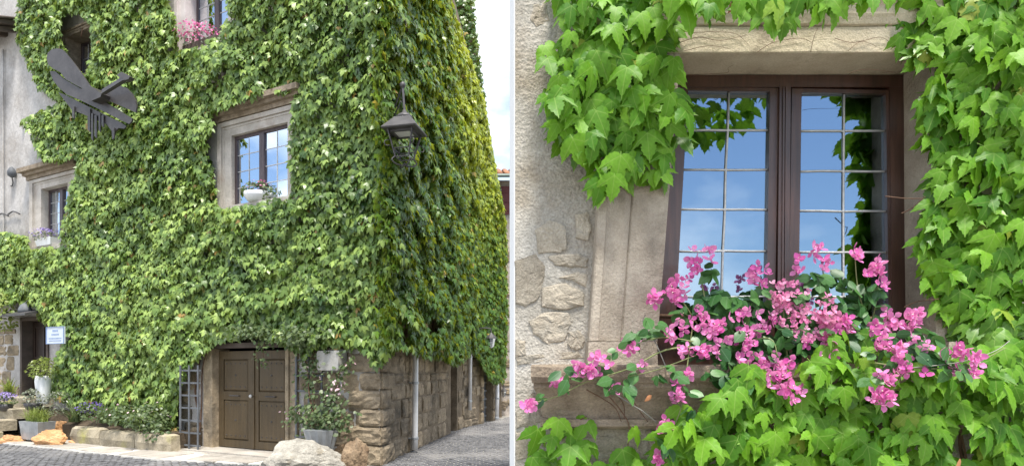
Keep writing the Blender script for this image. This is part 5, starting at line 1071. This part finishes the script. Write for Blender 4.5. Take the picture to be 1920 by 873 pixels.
# climbing rose in a zinc tub right of the door
W = on(602, 842, .55); rose = thing('climbing_rose', 'sparse climbing rose with pale pink flowers in a ribbed zinc tub', 'plant', W)
hh = 34*11.0/1200; m = MB(); n = 28
m.loft([[((r0+(.016 if k % 2 else -.006))*math.cos(2*math.pi*k/n), (r0+(.016 if k % 2 else -.006))*math.sin(2*math.pi*k/n)*.8, z) for k in range(n)] for r0, z in ((.20, 0), (.30, hh*1.05))]); m.build('tub', 'zinc', W, rose)
def rp(px, py, o): x_, z_ = hit(FR, px, py, o); return Vector((x_, -o, z_))
rose_paths = [[(600,808,.5),(590,760,.35),(584,700,.25),(590,660,.2),(600,630,.22)], [(596,808,.5),(580,740,.3),(576,690,.22),(560,650,.2),(520,628,.25),(470,622,.3)], [(604,808,.5),(620,760,.4),(632,720,.25),(640,690,.2),(660,670,.2)], [(598,808,.5),(575,790,.5),(555,768,.5)], [(606,808,.5),(630,790,.5),(652,770,.45)], [(590,660,.2),(560,620,.3),(500,640,.32),(494,676,.32)]]
LP, LO = [], []
for pts in rose_paths:
    sp_ = spline([rp(*p) for p in pts], 8); MB().tube(sp_, .014, 6, .005).build('stem', 'vine_bark', FR, rose, True)
    for p in sp_[4:]:
        k = 5
        for _ in range(k): LP.append(FR @ (p+Vector((random.gauss(0, .11), random.gauss(-.03, .06), random.gauss(0, .10)))))
for (a, b, o, rx, rz, n) in ((600,780,.5,.42,.22,210), (625,745,.35,.25,.28,90), (556,775,.5,.28,.2,80), (470,622,.45,.6,.12,260), (560,628,.45,.5,.14,240), (590,680,.3,.3,.2,40), (640,785,.45,.2,.22,70)):
    c = rp(a, b, o)
    for _ in range(n): LP.append(FR @ (c+Vector((random.gauss(0, rx*.5), random.gauss(0, .10), random.gauss(0, rz*.55)))))
LP = np.array([tuple(p) for p in LP]); n = len(LP); O = np.tile(np.array([[-.475, -.88, .3]]), (n, 1))+RNG.normal(0, .4, (n, 3))
tag(link('foliage', mass_mesh('foliage', LP, leaf_frames(n, O, 30, 30, 50, 30), RNG.uniform(.05, .095, n), RNG.random(n), OVAL_V, OVAL_F, 'shrub_leaf', droop=.2, side=.3, puff=0.), None, rose), kind='stuff')
bl = np.array([tuple(FR @ (rp(*p)+Vector((random.gauss(0, .06), -.08, random.gauss(0, .06))))) for p in ((632,710,.35),(636,722,.35),(626,728,.35),(640,735,.35),(630,742,.35),(580,690,.3),(566,770,.55),(640,716,.35),(646,700,.3),(612,705,.3),(660,682,.25),(534,772,.5)) for _ in range(3)])
tag(link('blossoms', mass_mesh('blossoms', bl, leaf_frames(len(bl), np.tile([[-.4, -.9, .2]], (len(bl), 1))+RNG.normal(0, .3, (len(bl), 3)), 0, 30, 90, 40), RNG.uniform(.04, .06, len(bl)), RNG.random(len(bl)), OVAL_V, OVAL_F, 'pale_bloom', droop=.2, side=.6, puff=0.), None, rose), kind='stuff')
# cable and pipe on the plastered end
tag(MB().tube(spline([(hx(FR, 8, .04), -.04, 3.2), (hx(FR, 7, .04), -.05, 6), (hx(FR, 6, .04), -.04, 9.6)], 4), .02, 6).build('wall_conduit', 'plaster_far', FR, None, True), 'thin pale conduit running up the plastered wall at the left edge', 'pipe')
x_, z_ = hit(FR, 22, 322, .1); t = thing('wall_insulator', 'small grey electrical fitting on the plaster beside the left window', 'fitting', FR @ T(x_, -.1, z_))
m = MB(); m.lathe([(.03, -.14), (.09, -.1), (.10, 0), (.06, .08), (.02, .12)], 10); m.build('cap', 'grey_paint', FR @ T(x_, -.1, z_), t, True); m = MB(); m.tube(spline([(0, .0, -.12), (-.03, .04, -.25), (-.12, .06, -.32), (-.22, .08, -.3)], 5), .014, 5); m.build('cable', 'iron', FR @ T(x_, -.1, z_), t, True)
for (a, b, l_) in ((25, 398, 'short dark cable stub on the plaster left of the window'), (4, 402, 'frayed cable end at the left edge of the plaster')):
    tag(MB().tube(spline([rp(a-10, b+4, .05), rp(a, b-2, .06), rp(a+12, b+3, .05)], 5), .018, 5).build('cable_stub', 'iron', FR, None, True), l_, 'cable')
